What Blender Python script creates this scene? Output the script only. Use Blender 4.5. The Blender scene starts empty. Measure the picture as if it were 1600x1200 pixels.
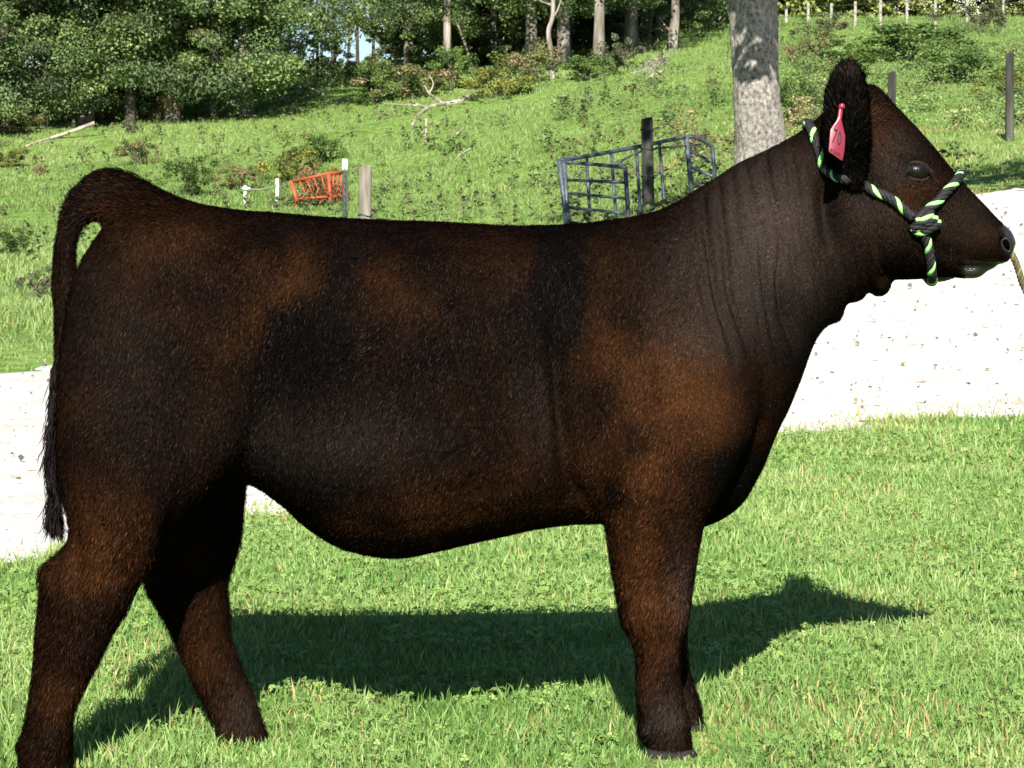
import bpy, math, random
import numpy as np
from mathutils import Vector
from mathutils.bvhtree import BVHTree

random.seed(7)
RNG = np.random.default_rng(11)
SC = bpy.context.scene
COL = SC.collection

# ------------------------------------------------------------------ camera
CAM_H = 1.19
FOC = 3975.0                      # focal length in pixels of the 1600 px wide photo
PITCH = math.atan(300.0 / FOC)
cam_data = bpy.data.cameras.new('camera')
cam = bpy.data.objects.new('camera', cam_data)
COL.objects.link(cam)
cam.location = (0, 0, CAM_H)
cam.rotation_euler = (math.radians(90) - PITCH, 0, 0)
cam_data.sensor_width = 36
cam_data.lens = 36 * FOC / 1600
cam_data.clip_start = 0.1
cam_data.clip_end = 8000
cam_data.dof.use_dof = True
cam_data.dof.focus_distance = 5.4
cam_data.dof.aperture_fstop = 40
SC.camera = cam

# ------------------------------------------------------------------ light
SUN_EL = math.radians(34.2)
SUN_DRIFT = 0.055                 # sideways travel of the light per metre away from the camera
world = bpy.data.worlds.new('World')
SC.world = world
world.use_nodes = True
wn = world.node_tree.nodes
sky_tex = wn.new('ShaderNodeTexSky')
sky_tex.sky_type = 'NISHITA'
sky_tex.sun_disc = False
sky_tex.air_density = .8
sky_tex.dust_density = .2
sky_tex.ozone_density = 3.5
sky_tex.sun_elevation = SUN_EL
sky_tex.sun_rotation = math.radians(180) + SUN_DRIFT
world.node_tree.links.new(sky_tex.outputs[0], wn['Background'].inputs[0])
wn['Background'].inputs[1].default_value = 0.05
sun_data = bpy.data.lights.new('sun', 'SUN')
sun_data.energy = 5.0
sun_data.angle = math.radians(0.5)
sun_data.color = (1.0, 0.94, 0.84)
sun = bpy.data.objects.new('sun', sun_data)
COL.objects.link(sun)
_h = Vector((SUN_DRIFT, 1, 0)).normalized()
sun_dir = Vector((_h.x * math.cos(SUN_EL), _h.y * math.cos(SUN_EL), -math.sin(SUN_EL)))
sun.rotation_euler = sun_dir.to_track_quat('-Z', 'Y').to_euler()
sun.location = (-5, -20, 20)
SC.view_settings.view_transform = 'Standard'
SC.view_settings.look = 'None'
SC.view_settings.exposure = 1.35
SC.view_settings.gamma = 1
SC.render.engine = 'CYCLES'
SC.cycles.max_bounces = 6
SC.cycles.transparent_max_bounces = 4
SC.cycles.use_denoising = True

# ------------------------------------------------------------------ helpers
CP, SP = math.cos(PITCH), math.sin(PITCH)

def P(u, v, Y):
    """the point at depth Y that the photo shows at pixel (u, v)"""
    u = np.asarray(u, float); v = np.asarray(v, float); Y = np.asarray(Y, float)
    dx = (u - 800) / FOC; dy = -(v - 600) / FOC
    fy = CP + dy * SP; fz = -SP + dy * CP
    t = Y / fy
    return np.stack(np.broadcast_arrays(dx * t, Y, CAM_H + fz * t), -1)

def proj(p):
    x = p[..., 0]; y = p[..., 1]; z = p[..., 2] - CAM_H
    d = y * CP - z * SP
    up = y * SP + z * CP
    return 800 + FOC * x / d, 600 - FOC * up / d

def hash3(i, j, k, seed):
    n = (i * 374761393 + j * 668265263 + k * 2147483647 + seed * 1274126177) & 0xFFFFFFFF
    n = ((n ^ (n >> 13)) * 1274126177) & 0xFFFFFFFF
    n = n ^ (n >> 16)
    return (n & 0xFFFF) / 65535.0

def vnoise(p, scale, seed=0):
    """smooth value noise 0..1 of points (N,3)"""
    q = np.asarray(p, float) / scale
    f = np.floor(q).astype(np.int64); r = q - f
    r = r * r * (3 - 2 * r)
    o = 0
    for a in (0, 1):
        for b in (0, 1):
            for c in (0, 1):
                w = (r[:, 0] if a else 1 - r[:, 0]) * (r[:, 1] if b else 1 - r[:, 1]) * (r[:, 2] if c else 1 - r[:, 2])
                o = o + w * hash3(f[:, 0] + a, f[:, 1] + b, f[:, 2] + c, seed)
    return o

def fbm(p, scale, seed=0, n=3):
    o = 0; a = 1; s = 0
    for k in range(n):
        o = o + a * vnoise(p, scale, seed + k * 17); s += a; a *= 0.5; scale *= 0.5
    return o / s

def smooth(a, b, x):
    t = np.clip((np.asarray(x, float) - a) / (b - a), 0, 1)
    return t * t * (3 - 2 * t)

def norm(v):
    return v / np.maximum(np.linalg.norm(v, axis=-1, keepdims=True), 1e-9)

def link(name, data, mats=(), parent=None):
    o = bpy.data.objects.new(name, data)
    COL.objects.link(o)
    for m in (mats if isinstance(mats, (list, tuple)) else [mats]):
        data.materials.append(m)
    if parent is not None:
        o.parent = parent
    return o

def mesh_np(name, verts, faces, shade=True, mat_idx=None):
    """verts (N,3); faces: an (M,k) array or a list of such arrays"""
    if not isinstance(faces, list):
        faces = [faces]
    faces = [np.asarray(f, np.int32) for f in faces if len(f)]
    me = bpy.data.meshes.new(name)
    v = np.ascontiguousarray(verts, np.float32)
    me.vertices.add(len(v)); me.vertices.foreach_set('co', v.ravel())
    loops = np.concatenate([f.ravel() for f in faces])
    tot = np.concatenate([np.full(len(f), f.shape[1], np.int32) for f in faces])
    start = np.concatenate([[0], np.cumsum(tot)[:-1]]).astype(np.int32)
    me.loops.add(len(loops)); me.loops.foreach_set('vertex_index', loops)
    me.polygons.add(len(tot)); me.polygons.foreach_set('loop_start', start)
    me.polygons.foreach_set('loop_total', tot)
    if shade:
        me.polygons.foreach_set('use_smooth', np.ones(len(tot), bool))
    if mat_idx is not None:
        me.polygons.foreach_set('material_index', np.asarray(mat_idx, np.int32))
    me.update(calc_edges=True)
    return me

def set_col(me, name, c):
    a = me.attributes.new(name, 'FLOAT_COLOR', 'POINT')
    if c.shape[1] == 3:
        c = np.concatenate([c, np.ones((len(c), 1))], 1)
    a.data.foreach_set('color', np.ascontiguousarray(c, np.float32).ravel())

def set_vec(me, name, c):
    a = me.attributes.new(name, 'FLOAT_VECTOR', 'POINT')
    a.data.foreach_set('vector', np.ascontiguousarray(c, np.float32).ravel())

class MB:
    """collects closed shapes into one mesh"""
    def __init__(self):
        self.v = []; self.q = []; self.t = []; self.n = 0; self.mq = []; self.mt = []
    def add(self, v, q=None, t=None, m=0):
        self.v.append(np.asarray(v, float))
        if q is not None and len(q):
            self.q.append(np.asarray(q) + self.n); self.mq += [m] * len(q)
        if t is not None and len(t):
            self.t.append(np.asarray(t) + self.n); self.mt += [m] * len(t)
        self.n += len(v)
    def tube(self, pts, rad, n=8, m=0, cap=True, flat=None):
        pts = np.asarray(pts, float)
        rad = np.broadcast_to(np.asarray(rad, float), (len(pts),))
        tg = np.gradient(pts, axis=0); tg = norm(tg)
        ref = np.array([0.13, 0.21, 0.97]) if abs(tg[0][2]) < 0.9 else np.array([1.0, 0.1, 0.05])
        a = norm(np.cross(tg, ref)); b = np.cross(tg, a)
        th = np.linspace(0, 2 * math.pi, n, endpoint=False)
        ring = pts[:, None] + rad[:, None, None] * (np.cos(th)[None, :, None] * a[:, None] + np.sin(th)[None, :, None] * b[:, None])
        v = ring.reshape(-1, 3); k = len(pts)
        i = np.arange(k - 1)[:, None] * n; j = np.arange(n)[None, :]; j2 = (j + 1) % n
        q = np.stack([i + j, i + j2, i + n + j2, i + n + j], -1).reshape(-1, 4)
        t = []
        if cap:
            v = np.concatenate([v, pts[:1], pts[-1:]])
            c0, c1 = k * n, k * n + 1
            t = [[c0, (x + 1) % n, x] for x in range(n)] + [[c1, (k - 1) * n + x, (k - 1) * n + (x + 1) % n] for x in range(n)]
        self.add(v, q, t, m)
    def box(self, c, s, rot=0, m=0, bev=0.0):
        x, y, z = [d / 2 for d in s]
        bz = min(bev, x * .4, y * .4, z * .4)
        rings = []
        for zz, ins in ((-z, bz), (-z + bz, 0), (z - bz, 0), (z, bz)):
            X, Y = x - ins, y - ins
            rings.append([(-X, -Y + bz, zz), (-X + bz, -Y, zz), (X - bz, -Y, zz), (X, -Y + bz, zz), (X, Y - bz, zz), (X - bz, Y, zz), (-X + bz, Y, zz), (-X, Y - bz, zz)])
        v = np.array(rings).reshape(-1, 3)
        cr, sr = math.cos(rot), math.sin(rot)
        v = np.stack([v[:, 0] * cr - v[:, 1] * sr, v[:, 0] * sr + v[:, 1] * cr, v[:, 2]], 1) + np.asarray(c, float)
        q = [[i * 8 + j, i * 8 + (j + 1) % 8, i * 8 + 8 + (j + 1) % 8, i * 8 + 8 + j] for i in range(3) for j in range(8)]
        t = []
        for base, fl in ((0, True), (24, False)):
            for k in range(1, 7):
                tri = [base, base + k, base + k + 1]
                t.append(tri[::-1] if fl else tri)
        self.add(v, q, t, m)
    def build(self, name, mats, parent=None, shade=True):
        fs = []; mi = []
        if self.q: fs.append(np.concatenate(self.q)); mi += self.mq
        if self.t: fs.append(np.concatenate(self.t)); mi += self.mt
        me = mesh_np(name, np.concatenate(self.v), fs, shade, mi)
        return link(name, me, mats, parent)

def tag(o, label=None, cat=None, group=None, kind=None):
    if label: o['label'] = label
    if cat: o['category'] = cat
    if group: o['group'] = group
    if kind: o['kind'] = kind
    return o

def empty(name, loc=(0, 0, 0)):
    o = bpy.data.objects.new(name, None)
    COL.objects.link(o)
    o.location = loc
    o.empty_display_size = 0.2
    return o

def crom(a, m):
    """Catmull-Rom through the rows of a, m steps per span"""
    a = np.asarray(a, float)
    e = np.concatenate([2 * a[:1] - a[1:2], a, 2 * a[-1:] - a[-2:-1]])
    out = []
    for i in range(len(a) - 1):
        p0, p1, p2, p3 = e[i:i + 4]
        for s in range(m):
            t = s / m
            out.append(.5 * (2 * p1 + (p2 - p0) * t + (2 * p0 - 5 * p1 + 4 * p2 - p3) * t * t + (3 * p1 - p0 - 3 * p2 + p3) * t ** 3))
    out.append(a[-1])
    return np.array(out)

# ------------------------------------------------------------------ materials
def new_mat(name):
    m = bpy.data.materials.new(name)
    m.use_nodes = True
    nt = m.node_tree
    b = nt.nodes['Principled BSDF']
    return m, nt, b

def N(nt, typ, **kw):
    n = nt.nodes.new(typ)
    for k, v in kw.items():
        if k in n.inputs.keys() if hasattr(n.inputs, 'keys') else False:
            n.inputs[k].default_value = v
        else:
            setattr(n, k, v)
    return n

def noise_mat(name, c1, c2, scale=8, rough=.8, c3=None, bump=0.0, detail=6, stretch=(1, 1, 1), lo=.35, hi=.65, spec=.3, metal=0, bdist=.02):
    m, nt, b = new_mat(name)
    L = nt.links.new
    tc = N(nt, 'ShaderNodeTexCoord')
    mp = N(nt, 'ShaderNodeMapping'); mp.inputs['Scale'].default_value = stretch
    L(tc.outputs['Object'], mp.inputs[0])
    no = N(nt, 'ShaderNodeTexNoise'); no.inputs['Scale'].default_value = scale; no.inputs['Detail'].default_value = detail
    L(mp.outputs[0], no.inputs['Vector'])
    cr = N(nt, 'ShaderNodeValToRGB')
    cr.color_ramp.elements[0].position = lo; cr.color_ramp.elements[0].color = (*c1, 1)
    cr.color_ramp.elements[1].position = hi; cr.color_ramp.elements[1].color = (*c2, 1)
    if c3 is not None:
        e = cr.color_ramp.elements.new((lo + hi) / 2); e.color = (*c3, 1)
    L(no.outputs[0], cr.inputs[0]); L(cr.outputs[0], b.inputs['Base Color'])
    b.inputs['Roughness'].default_value = rough
    b.inputs['Specular IOR Level'].default_value = spec
    b.inputs['Metallic'].default_value = metal
    if bump:
        bp = N(nt, 'ShaderNodeBump'); bp.inputs['Strength'].default_value = bump; bp.inputs['Distance'].default_value = bdist
        L(no.outputs[0], bp.inputs['Height']); L(bp.outputs[0], b.inputs['Normal'])
    return m

def tint_mat(name, rough=.6, spec=.25, transl=0.0, normal_attr=None, trans_tint=(1, 1, 1)):
    m, nt, b = new_mat(name)
    L = nt.links.new
    at = N(nt, 'ShaderNodeAttribute', attribute_name='tint')
    L(at.outputs['Color'], b.inputs['Base Color'])
    b.inputs['Roughness'].default_value = rough
    b.inputs['Specular IOR Level'].default_value = spec
    if normal_attr:
        an = N(nt, 'ShaderNodeAttribute', attribute_name=normal_attr)
        L(an.outputs['Vector'], b.inputs['Normal'])
    if transl:
        tr = N(nt, 'ShaderNodeBsdfTranslucent')
        mc = N(nt, 'ShaderNodeMix', data_type='RGBA', blend_type='MULTIPLY')
        mc.inputs[0].default_value = 1
        L(at.outputs['Color'], mc.inputs[6]); mc.inputs[7].default_value = (*trans_tint, 1)
        L(mc.outputs[2], tr.inputs[0])
        mx = N(nt, 'ShaderNodeMixShader'); mx.inputs[0].default_value = transl
        L(b.outputs[0], mx.inputs[1]); L(tr.outputs[0], mx.inputs[2])
        L(mx.outputs[0], nt.nodes['Material Output'].inputs['Surface'])
    return m

def plain_mat(name, c, rough=.5, spec=.4, metal=0):
    m, nt, b = new_mat(name)
    b.inputs['Base Color'].default_value = (*c, 1)
    b.inputs['Roughness'].default_value = rough
    b.inputs['Specular IOR Level'].default_value = spec
    b.inputs['Metallic'].default_value = metal
    return m
# ------------------------------------------------------------------ the calf
def YC(u):
    return 5.28 + np.clip((np.asarray(u, float) - 150) / 950, -.1, 1.0) * .18

RS = 28
def loft_px(secs, dy0=0.0, m=5, cap=True):
    """secs: (u1, v1, u2, v2, half width, dy, exponent); edge A (u1,v1), edge B (u2,v2)"""
    S = np.array([(list(s) + [0.0, 2.2][len(s) - 5:])[:7] if len(s) < 7 else s for s in secs], float)
    S = crom(S, m)
    th = np.linspace(0, 2 * math.pi, RS, endpoint=False)
    c, s = np.cos(th), np.sin(th)
    rings = []
    for u1, v1, u2, v2, w, dy, ex in S:
        Y = float(YC((u1 + u2) / 2)) + dy + dy0
        A = P(u1, v1, Y); B = P(u2, v2, Y)
        mid = (A + B) / 2
        e = 2 / ex
        cc = np.sign(c) * np.abs(c) ** e; ss = np.sign(s) * np.abs(s) ** e
        rings.append(mid + cc[:, None] * (A - mid) + ss[:, None] * np.array([0, max(w, .004), 0]))
    return rings_mesh(rings, cap)

def rings_mesh(rings, cap=True):
    R = np.array(rings); k, n, _ = R.shape
    v = R.reshape(-1, 3)
    i = np.arange(k - 1)[:, None] * n; j = np.arange(n)[None, :]; j2 = (j + 1) % n
    q = np.stack([i + j, i + j2, i + n + j2, i + n + j], -1).reshape(-1, 4)
    t = []
    if cap:
        v = np.concatenate([v, R[0].mean(0, keepdims=True), R[-1].mean(0, keepdims=True)])
        c0, c1 = k * n, k * n + 1
        t = [[c0, (x + 1) % n, x] for x in range(n)] + [[c1, (k - 1) * n + x, (k - 1) * n + (x + 1) % n] for x in range(n)]
    return v, q, t

def ellipsoid(c, r, n=20, k=12):
    rings = []
    for a in np.linspace(-.495 * math.pi, .495 * math.pi, k):
        th = np.linspace(0, 2 * math.pi, n, endpoint=False)
        rings.append(np.stack([np.cos(th) * math.cos(a) * r[0], np.sin(th) * math.cos(a) * r[1], np.full(n, math.sin(a) * r[2])], 1) + np.asarray(c))
    return rings_mesh(rings)

bodyparts = MB()
def addp(m): bodyparts.add(*m)

TRUNK = [(146, 410, 130, 620, .08), (166, 352, 150, 700, .14), (190, 322, 200, 745, .175), (240, 300, 260, 755, .20, 0, 2.4),
         (300, 314, 330, 757, .215, 0, 2.5), (380, 327, 392, 757, .225, 0, 2.5), (440, 332, 440, 786, .235, 0, 2.4), (500, 337, 492, 828, .25, 0, 2.4),
         (560, 341, 552, 858, .262, 0, 2.4), (640, 345, 636, 868, .275, 0, 2.4), (740, 350, 745, 846, .268, 0, 2.4), (840, 351, 855, 822, .25, 0, 2.4),
         (930, 344, 940, 818, .225, 0, 2.3), (1005, 334, 1020, 824, .205, 0, 2.2), (1060, 312, 1085, 826, .185), (1110, 282, 1130, 812, .165),
         (1150, 262, 1165, 785, .135), (1180, 262, 1188, 740, .09)]
addp(loft_px(TRUNK))
NECK = [(1020, 345, 1190, 742, .15), (1075, 303, 1207, 695, .155), (1115, 279, 1232, 640, .145), (1152, 255, 1255, 580, .13), (1185, 240, 1274, 530, .115),
        (1222, 222, 1300, 502, .105), (1255, 201, 1322, 476, .098), (1290, 172, 1345, 458, .093), (1325, 148, 1375, 446, .088)]
addp(loft_px(NECK))
HEAD = [(1325, 150, 1310, 330, .06), (1362, 133, 1335, 395, .092), (1400, 166, 1362, 428, .102), (1430, 197, 1392, 436, .106), (1460, 231, 1422, 437, .098),
        (1490, 268, 1452, 434, .082, 0, 2.4), (1513, 294, 1482, 430, .068, 0, 2.5), (1538, 320, 1508, 426, .062, 0, 2.6), (1561, 345, 1538, 424, .063, 0, 2.6),
        (1577, 358, 1560, 416, .056, 0, 2.5), (1587, 376, 1576, 406, .034)]
addp(loft_px(HEAD))
addp(loft_px([(1440, 420, 1440, 436, .03), (1475, 416, 1478, 432, .036), (1505, 412, 1512, 436, .040), (1522, 414, 1530, 434, .036), (1535, 418, 1540, 426, .022)]))
# folds of the dewlap
for u, v, ru, rv, w in ((1337, 449, 19, 25, .036), (1373, 441, 20, 23, .04), (1305, 482, 16, 26, .03)):
    c = P(u, v, float(YC(u))); s = 5.46 / FOC
    addp(ellipsoid(c, (ru * s, w, rv * s)))
# shoulders and forelegs
FORE = [(905, 420, 1105, 400, .05, -.085), (895, 500, 1150, 490, .075, -.115), (898, 590, 1186, 590, .09, -.13), (905, 670, 1180, 670, .10, -.14), (922, 745, 1140, 750, .098, -.14),
        (940, 805, 1106, 805, .082, -.135), (950, 860, 1093, 852, .07, -.13), (959, 920, 1084, 915, .06, -.125), (967, 962, 1076, 965, .056, -.125), (986, 1000, 1064, 1002, .048, -.125),
        (993, 1045, 1061, 1042, .043, -.125), (995, 1095, 1068, 1090, .045, -.125), (998, 1132, 1075, 1128, .052, -.125), (1005, 1155, 1080, 1152, .050, -.125), (1006, 1172, 1084, 1174, .05, -.125)]
addp(loft_px(FORE))
FOREF = [(905, 420, 1105, 400, .05, .085), (895, 500, 1150, 490, .075, .115), (900, 590, 1180, 590, .09, .13), (910, 670, 1172, 670, .10, .14), (930, 745, 1135, 750, .095, .14),
         (950, 800, 1106, 800, .08, .14), (962, 855, 1093, 850, .066, .14), (972, 905, 1084, 905, .058, .14), (985, 950, 1080, 950, .055, .14), (1003, 985, 1074, 988, .047, .14),
         (1012, 1030, 1076, 1030, .042, .14), (1018, 1070, 1084, 1066, .044, .14), (1022, 1100, 1094, 1094, .05, .14), (1028, 1120, 1098, 1116, .048, .14), (1030, 1134, 1101, 1136, .05, .14)]
addp(loft_px(FOREF))
HIND = [(164, 345, 300, 335, .06, -.09), (120, 412, 370, 400, .08, -.11), (95, 520, 410, 500, .092, -.125), (87, 600, 415, 590, .10, -.135), (86, 690, 390, 690, .10, -.14),
        (91, 760, 345, 757, .097, -.14), (103, 808, 285, 815, .085, -.14), (104, 842, 252, 868, .072, -.14), (80, 872, 237, 892, .062, -.14), (62, 902, 216, 922, .057, -.14),
        (61, 945, 197, 955, .052, -.14), (56, 1000, 171, 1008, .047, -.14), (48, 1060, 142, 1066, .043, -.14), (41, 1110, 120, 1115, .044, -.14), (33, 1150, 113, 1155, .05, -.14),
        (30, 1180, 112, 1186, .05, -.14), (28, 1204, 114, 1208, .052, -.14)]
addp(loft_px(HIND))
HINDF = [(164, 345, 300, 335, .06, .09), (123, 412, 370, 400, .08, .11), (115, 520, 405, 500, .09, .125), (125, 600, 412, 590, .10, .135), (150, 690, 398, 690, .10, .14),
         (185, 765, 386, 770, .092, .14), (205, 830, 380, 832, .078, .14), (218, 880, 367, 884, .066, .14), (230, 920, 357, 916, .058, .14), (254, 970, 357, 957, .053, .14),
         (277, 1015, 363, 1000, .047, .14), (298, 1060, 379, 1046, .043, .14), (316, 1100, 398, 1086, .044, .14), (333, 1136, 411, 1122, .05, .14), (344, 1158, 419, 1144, .05, .14), (349, 1170, 424, 1162, .05, .14)]
addp(loft_px(HINDF))
# tail : head, arch and the hanging part
TAIL = [(300, 312, 285, 400, .05), (250, 290, 235, 390, .055), (215, 268, 195, 366, .05), (185, 258, 174, 350, .042), (150, 262, 154, 346, .037), (118, 283, 140, 354, .033),
        (92, 319, 131, 368, .031), (80, 370, 125, 394, .028), (77, 430, 127, 436, .027), (80, 500, 117, 505, .025), (78, 560, 108, 562, .022), (78, 640, 96, 640, .018), (78, 700, 92, 700, .014), (80, 750, 90, 750, .010)]
addp(loft_px(TAIL))
# ears: a leaf-shaped pinna facing the camera and the far one
EARN = [(1322, 290, 1346, 288, .018, -.10), (1301, 258, 1353, 258, .022, -.115), (1288, 224, 1357, 222, .022, -.135), (1287, 187, 1358, 185, .020, -.15),
        (1290, 152, 1356, 150, .017, -.16), (1297, 128, 1351, 128, .015, -.165), (1306, 112, 1345, 112, .013, -.165), (1313, 103, 1339, 103, .011, -.165), (1321, 99, 1332, 99, .006, -.165)]
addp(loft_px(EARN))
e0 = P(1338, 240, 5.55)
rings = []
for t, r in ((0, .03), (.2, .042), (.45, .052), (.7, .042), (.9, .02), (1.0, .008)):
    c = e0 + np.array([.0 * t, .085 * t, .185 * t]); th = np.linspace(0, 2 * math.pi, RS, endpoint=False)
    rings.append(c + np.cos(th)[:, None] * np.array([1, .3, 0]) * r + np.sin(th)[:, None] * np.array([-.004, .014, 0]))
addp(rings_mesh(rings))

# one continuous skin: voxel union of the lofts, then relaxed
raw = bodyparts.build('calf_raw', [])
md = raw.modifiers.new('union', 'REMESH'); md.mode = 'VOXEL'; md.voxel_size = 0.0052; md.adaptivity = 0
dg = bpy.context.evaluated_depsgraph_get()
ev = raw.evaluated_get(dg); em = ev.to_mesh()
V = np.empty(len(em.vertices) * 3, np.float32); em.vertices.foreach_get('co', V); V = V.reshape(-1, 3).astype(float)
E = np.empty(len(em.edges) * 2, np.int32); em.edges.foreach_get('vertices', E); E = E.reshape(-1, 2)
F = np.empty(len(em.loops), np.int32); em.loops.foreach_get('vertex_index', F); F = F.reshape(-1, 4)
ev.to_mesh_clear()
_rm = raw.data; bpy.data.objects.remove(raw); bpy.data.meshes.remove(_rm)

def vnormals(V, F):
    n = np.cross(V[F[:, 2]] - V[F[:, 0]], V[F[:, 3]] - V[F[:, 1]])
    o = np.stack([np.bincount(F.ravel(), np.repeat(n[:, k], 4), len(V)) for k in range(3)], 1)
    return norm(o)

deg = np.bincount(E.ravel(), minlength=len(V)).astype(float)
def relax(V, w, it):
    for _ in range(it):
        s = np.stack([np.bincount(E[:, 0], V[E[:, 1], k], len(V)) + np.bincount(E[:, 1], V[E[:, 0], k], len(V)) for k in range(3)], 1) / deg[:, None]
        V = V + w[:, None] * (s - V)
    return V

U0, W0 = proj(V)
def bump2(u, v, cu, cv, ru, rv, ang=0.0):
    c, s = math.cos(ang), math.sin(ang)
    a = ((u - cu) * c + (v - cv) * s) / ru; b = (-(u - cu) * s + (v - cv) * c) / rv
    return np.exp(-(a * a + b * b))
# strong smoothing where limbs join the trunk, gentle on the head, ears and feet
heavy = np.clip(bump2(U0, W0, 1030, 640, 170, 260) + bump2(U0, W0, 300, 600, 230, 260) + bump2(U0, W0, 1180, 480, 90, 240) + bump2(U0, W0, 200, 330, 110, 60), 0, 1)
light = np.full(len(V), .5)
ear_near = (U0 > 1285) & (U0 < 1365) & (W0 < 292) & (V[:, 1] < YC(U0) - .10)
light[ear_near] = .3
heavy *= smooth(870, 790, W0)
V = relax(V, light, 6)
V = relax(V, .6 * heavy, 70)
V = relax(V, .6 * heavy * (U0 < 1000) * (W0 < 700), 60)

# ---- sculpting on the relaxed skin
NV = vnormals(V, F)
U, W = proj(V)
side = (V[:, 1] - YC(U))            # minus: towards the camera
near = smooth(.0, -.05, side)
flankN = np.abs(NV[:, 1])
disp = np.zeros(len(V))
head = smooth(1330, 1375, U)
# brow, eye socket, cheek bone, jaw
disp += .010 * bump2(U, W, 1425, 238, 36, 12, .35) * flankN
disp -= .014 * bump2(U, W, 1432, 269, 25, 19, .2) * flankN
disp += .006 * bump2(U, W, 1425, 300, 45, 14, .5) * flankN
disp += .012 * bump2(U, W, 1362, 360, 42, 55) * flankN
disp -= .008 * bump2(U, W, 1455, 330, 40, 20, .65) * flankN
disp -= .008 * bump2(U, W, 1480, 395, 45, 14, .3) * flankN
disp += .006 * bump2(U, W, 1545, 385, 22, 20) * flankN
# nostril, mouth line
nos = bump2(U, W, 1573, 382, 8.5, 12, -.35)
disp += .004 * bump2(U, W, 1562, 378, 6, 18, -.35) * flankN
ml = W - (414 + (U - 1510) * .09 + 4 * np.sin((U - 1490) / 14))
disp -= .006 * np.exp(-(ml / 3.5) ** 2) * smooth(1488, 1506, U) * smooth(1572, 1556, U) * (W > 400)
# neck creases running down from the crest
cl = U - (W - 230) * .16
cn = vnoise(np.stack([cl / 60, W / 220, side * 2], 1), 1.0, 5) * 40
cre = 0
for c0, amp, wd in ((1085, .007, 6), (1112, .005, 5), (1140, .003, 5), (1168, .005, 5), (1192, .006, 5), (1215, .004, 4), (1238, .005, 5), (1258, .003, 5), (1060, .004, 7)):
    wob = (vnoise(np.stack([W / 90, np.full(len(W), c0), W * 0], 1), 1.0, 9) - .5) * 16
    cre = cre + amp * np.exp(-((cl + wob - c0) / wd) ** 2)
neckmask = smooth(1050, 1110, U) * smooth(1300, 1270, U) * smooth(215, 270, W - 0) * smooth(600, 470, W) * smooth(.1, .5, flankN)
disp -= cre * neckmask * (.9 + 2.6 * vnoise(np.stack([U / 70, W / 90, side * 3], 1), 1.0, 19))
disp += .003 * (vnoise(np.stack([cl / 18, W / 150, side], 1), 1.0, 3) - .5) * neckmask * 2
# throat folds
for c0 in (1300, 1340, 1358):
    disp -= .008 * np.exp(-((U - c0 - (W - 440) * .12) / 5) ** 2) * smooth(370, 430, W) * smooth(505, 480, W) * flankN
# shoulder: point of shoulder, groove behind the elbow, skin folds
disp += .020 * bump2(U, W, 1120, 560, 70, 80) * flankN
disp -= .032 * np.exp(-((U - 880 - (W - 640) * .10) / 16) ** 2) * bump2(U, W, 880, 640, 80, 130) * flankN
disp -= .010 * np.exp(-((U - 842 - (W - 660) * .08) / 9) ** 2) * bump2(U, W, 842, 670, 60, 70) * flankN
disp -= .012 * np.exp(-((U - 915 - (W - 780) * .6) / 9) ** 2) * bump2(U, W, 915, 780, 50, 55) * flankN
disp -= .024 * bump2(U, W, 1235, 500, 22, 42, -.2) * flankN
disp -= .048 * bump2(U, W, 1293, 325, 13, 58, -.12) * flankN  # recess behind the jaw, deepened in place of the ear's cast shadow
disp += .012 * bump2(U, W, 1335, 330, 22, 60, -.12) * flankN
disp -= .010 * bump2(U, W, 960, 500, 60, 120) * flankN
# hollow of the flank, hip bone, thigh muscle, stifle
disp -= .026 * bump2(U, W, 440, 600, 60, 150) * flankN
disp += .018 * bump2(U, W, 395, 400, 45, 34) * flankN
disp += .010 * bump2(U, W, 200, 560, 80, 160) * flankN
disp += .010 * bump2(U, W, 320, 700, 60, 60) * flankN
disp -= .010 * np.exp(-((U - 265 - (W - 830) * -.25) / 12) ** 2) * bump2(U, W, 260, 830, 60, 60) * (side < 0)
# tendon groove and joints of the legs
disp -= .010 * np.exp(-((U - (118 + (W - 850) * .10)) / 10) ** 2) * bump2(U, W, 118, 850, 40, 55) * flankN
disp += .004 * bump2(U, W, 1020, 960, 40, 25) * flankN
disp -= .005 * bump2(U, W, 1030, 1050, 18, 60) * flankN
disp += .010 * bump2(U, W, 1010, 700, 60, 70) * flankN - .012 * np.exp(-((U - 1000 - (W - 560) * .35) / 22) ** 2) * bump2(U, W, 1000, 520, 80, 90) * flankN
disp += .012 * bump2(U, W, 175, 345, 26, 30) * flankN - .014 * bump2(U, W, 170, 420, 40, 30) * flankN
disp -= .012 * np.exp(-((U - 395 + (W - 700) * .25) / 16) ** 2) * bump2(U, W, 395, 690, 50, 90) * flankN
# knee, fetlock, dewclaws, hock
disp += .007 * bump2(U, W, 1052, 975, 16, 26) + .006 * bump2(U, W, 985, 975, 12, 20) - .005 * bump2(U, W, 1000, 1030, 10, 30)
disp += .008 * bump2(U, W, 1004, 1143, 9, 11) * (side < -.06) + .006 * bump2(U, W, 1030, 1112, 8, 9) * (side > .06)
disp += .006 * bump2(U, W, 1068, 1130, 14, 16) * (side < -.06)
disp += .009 * bump2(U, W, 70, 890, 16, 22) * (side < -.06) + .008 * bump2(U, W, 240, 915, 14, 22) * (side > .06) - .008 * bump2(U, W, 130, 905, 14, 40) * flankN * (side < -.06)
disp += .007 * bump2(U, W, 190, 950, 22, 30) * (side < -.06) + .006 * bump2(U, W, 352, 950, 16, 26) * (side > .06)
disp += .007 * bump2(U, W, 345, 1150, 10, 12) * (side > .06) + .007 * bump2(U, W, 32, 1168, 10, 12) * (side < -.06)
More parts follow.
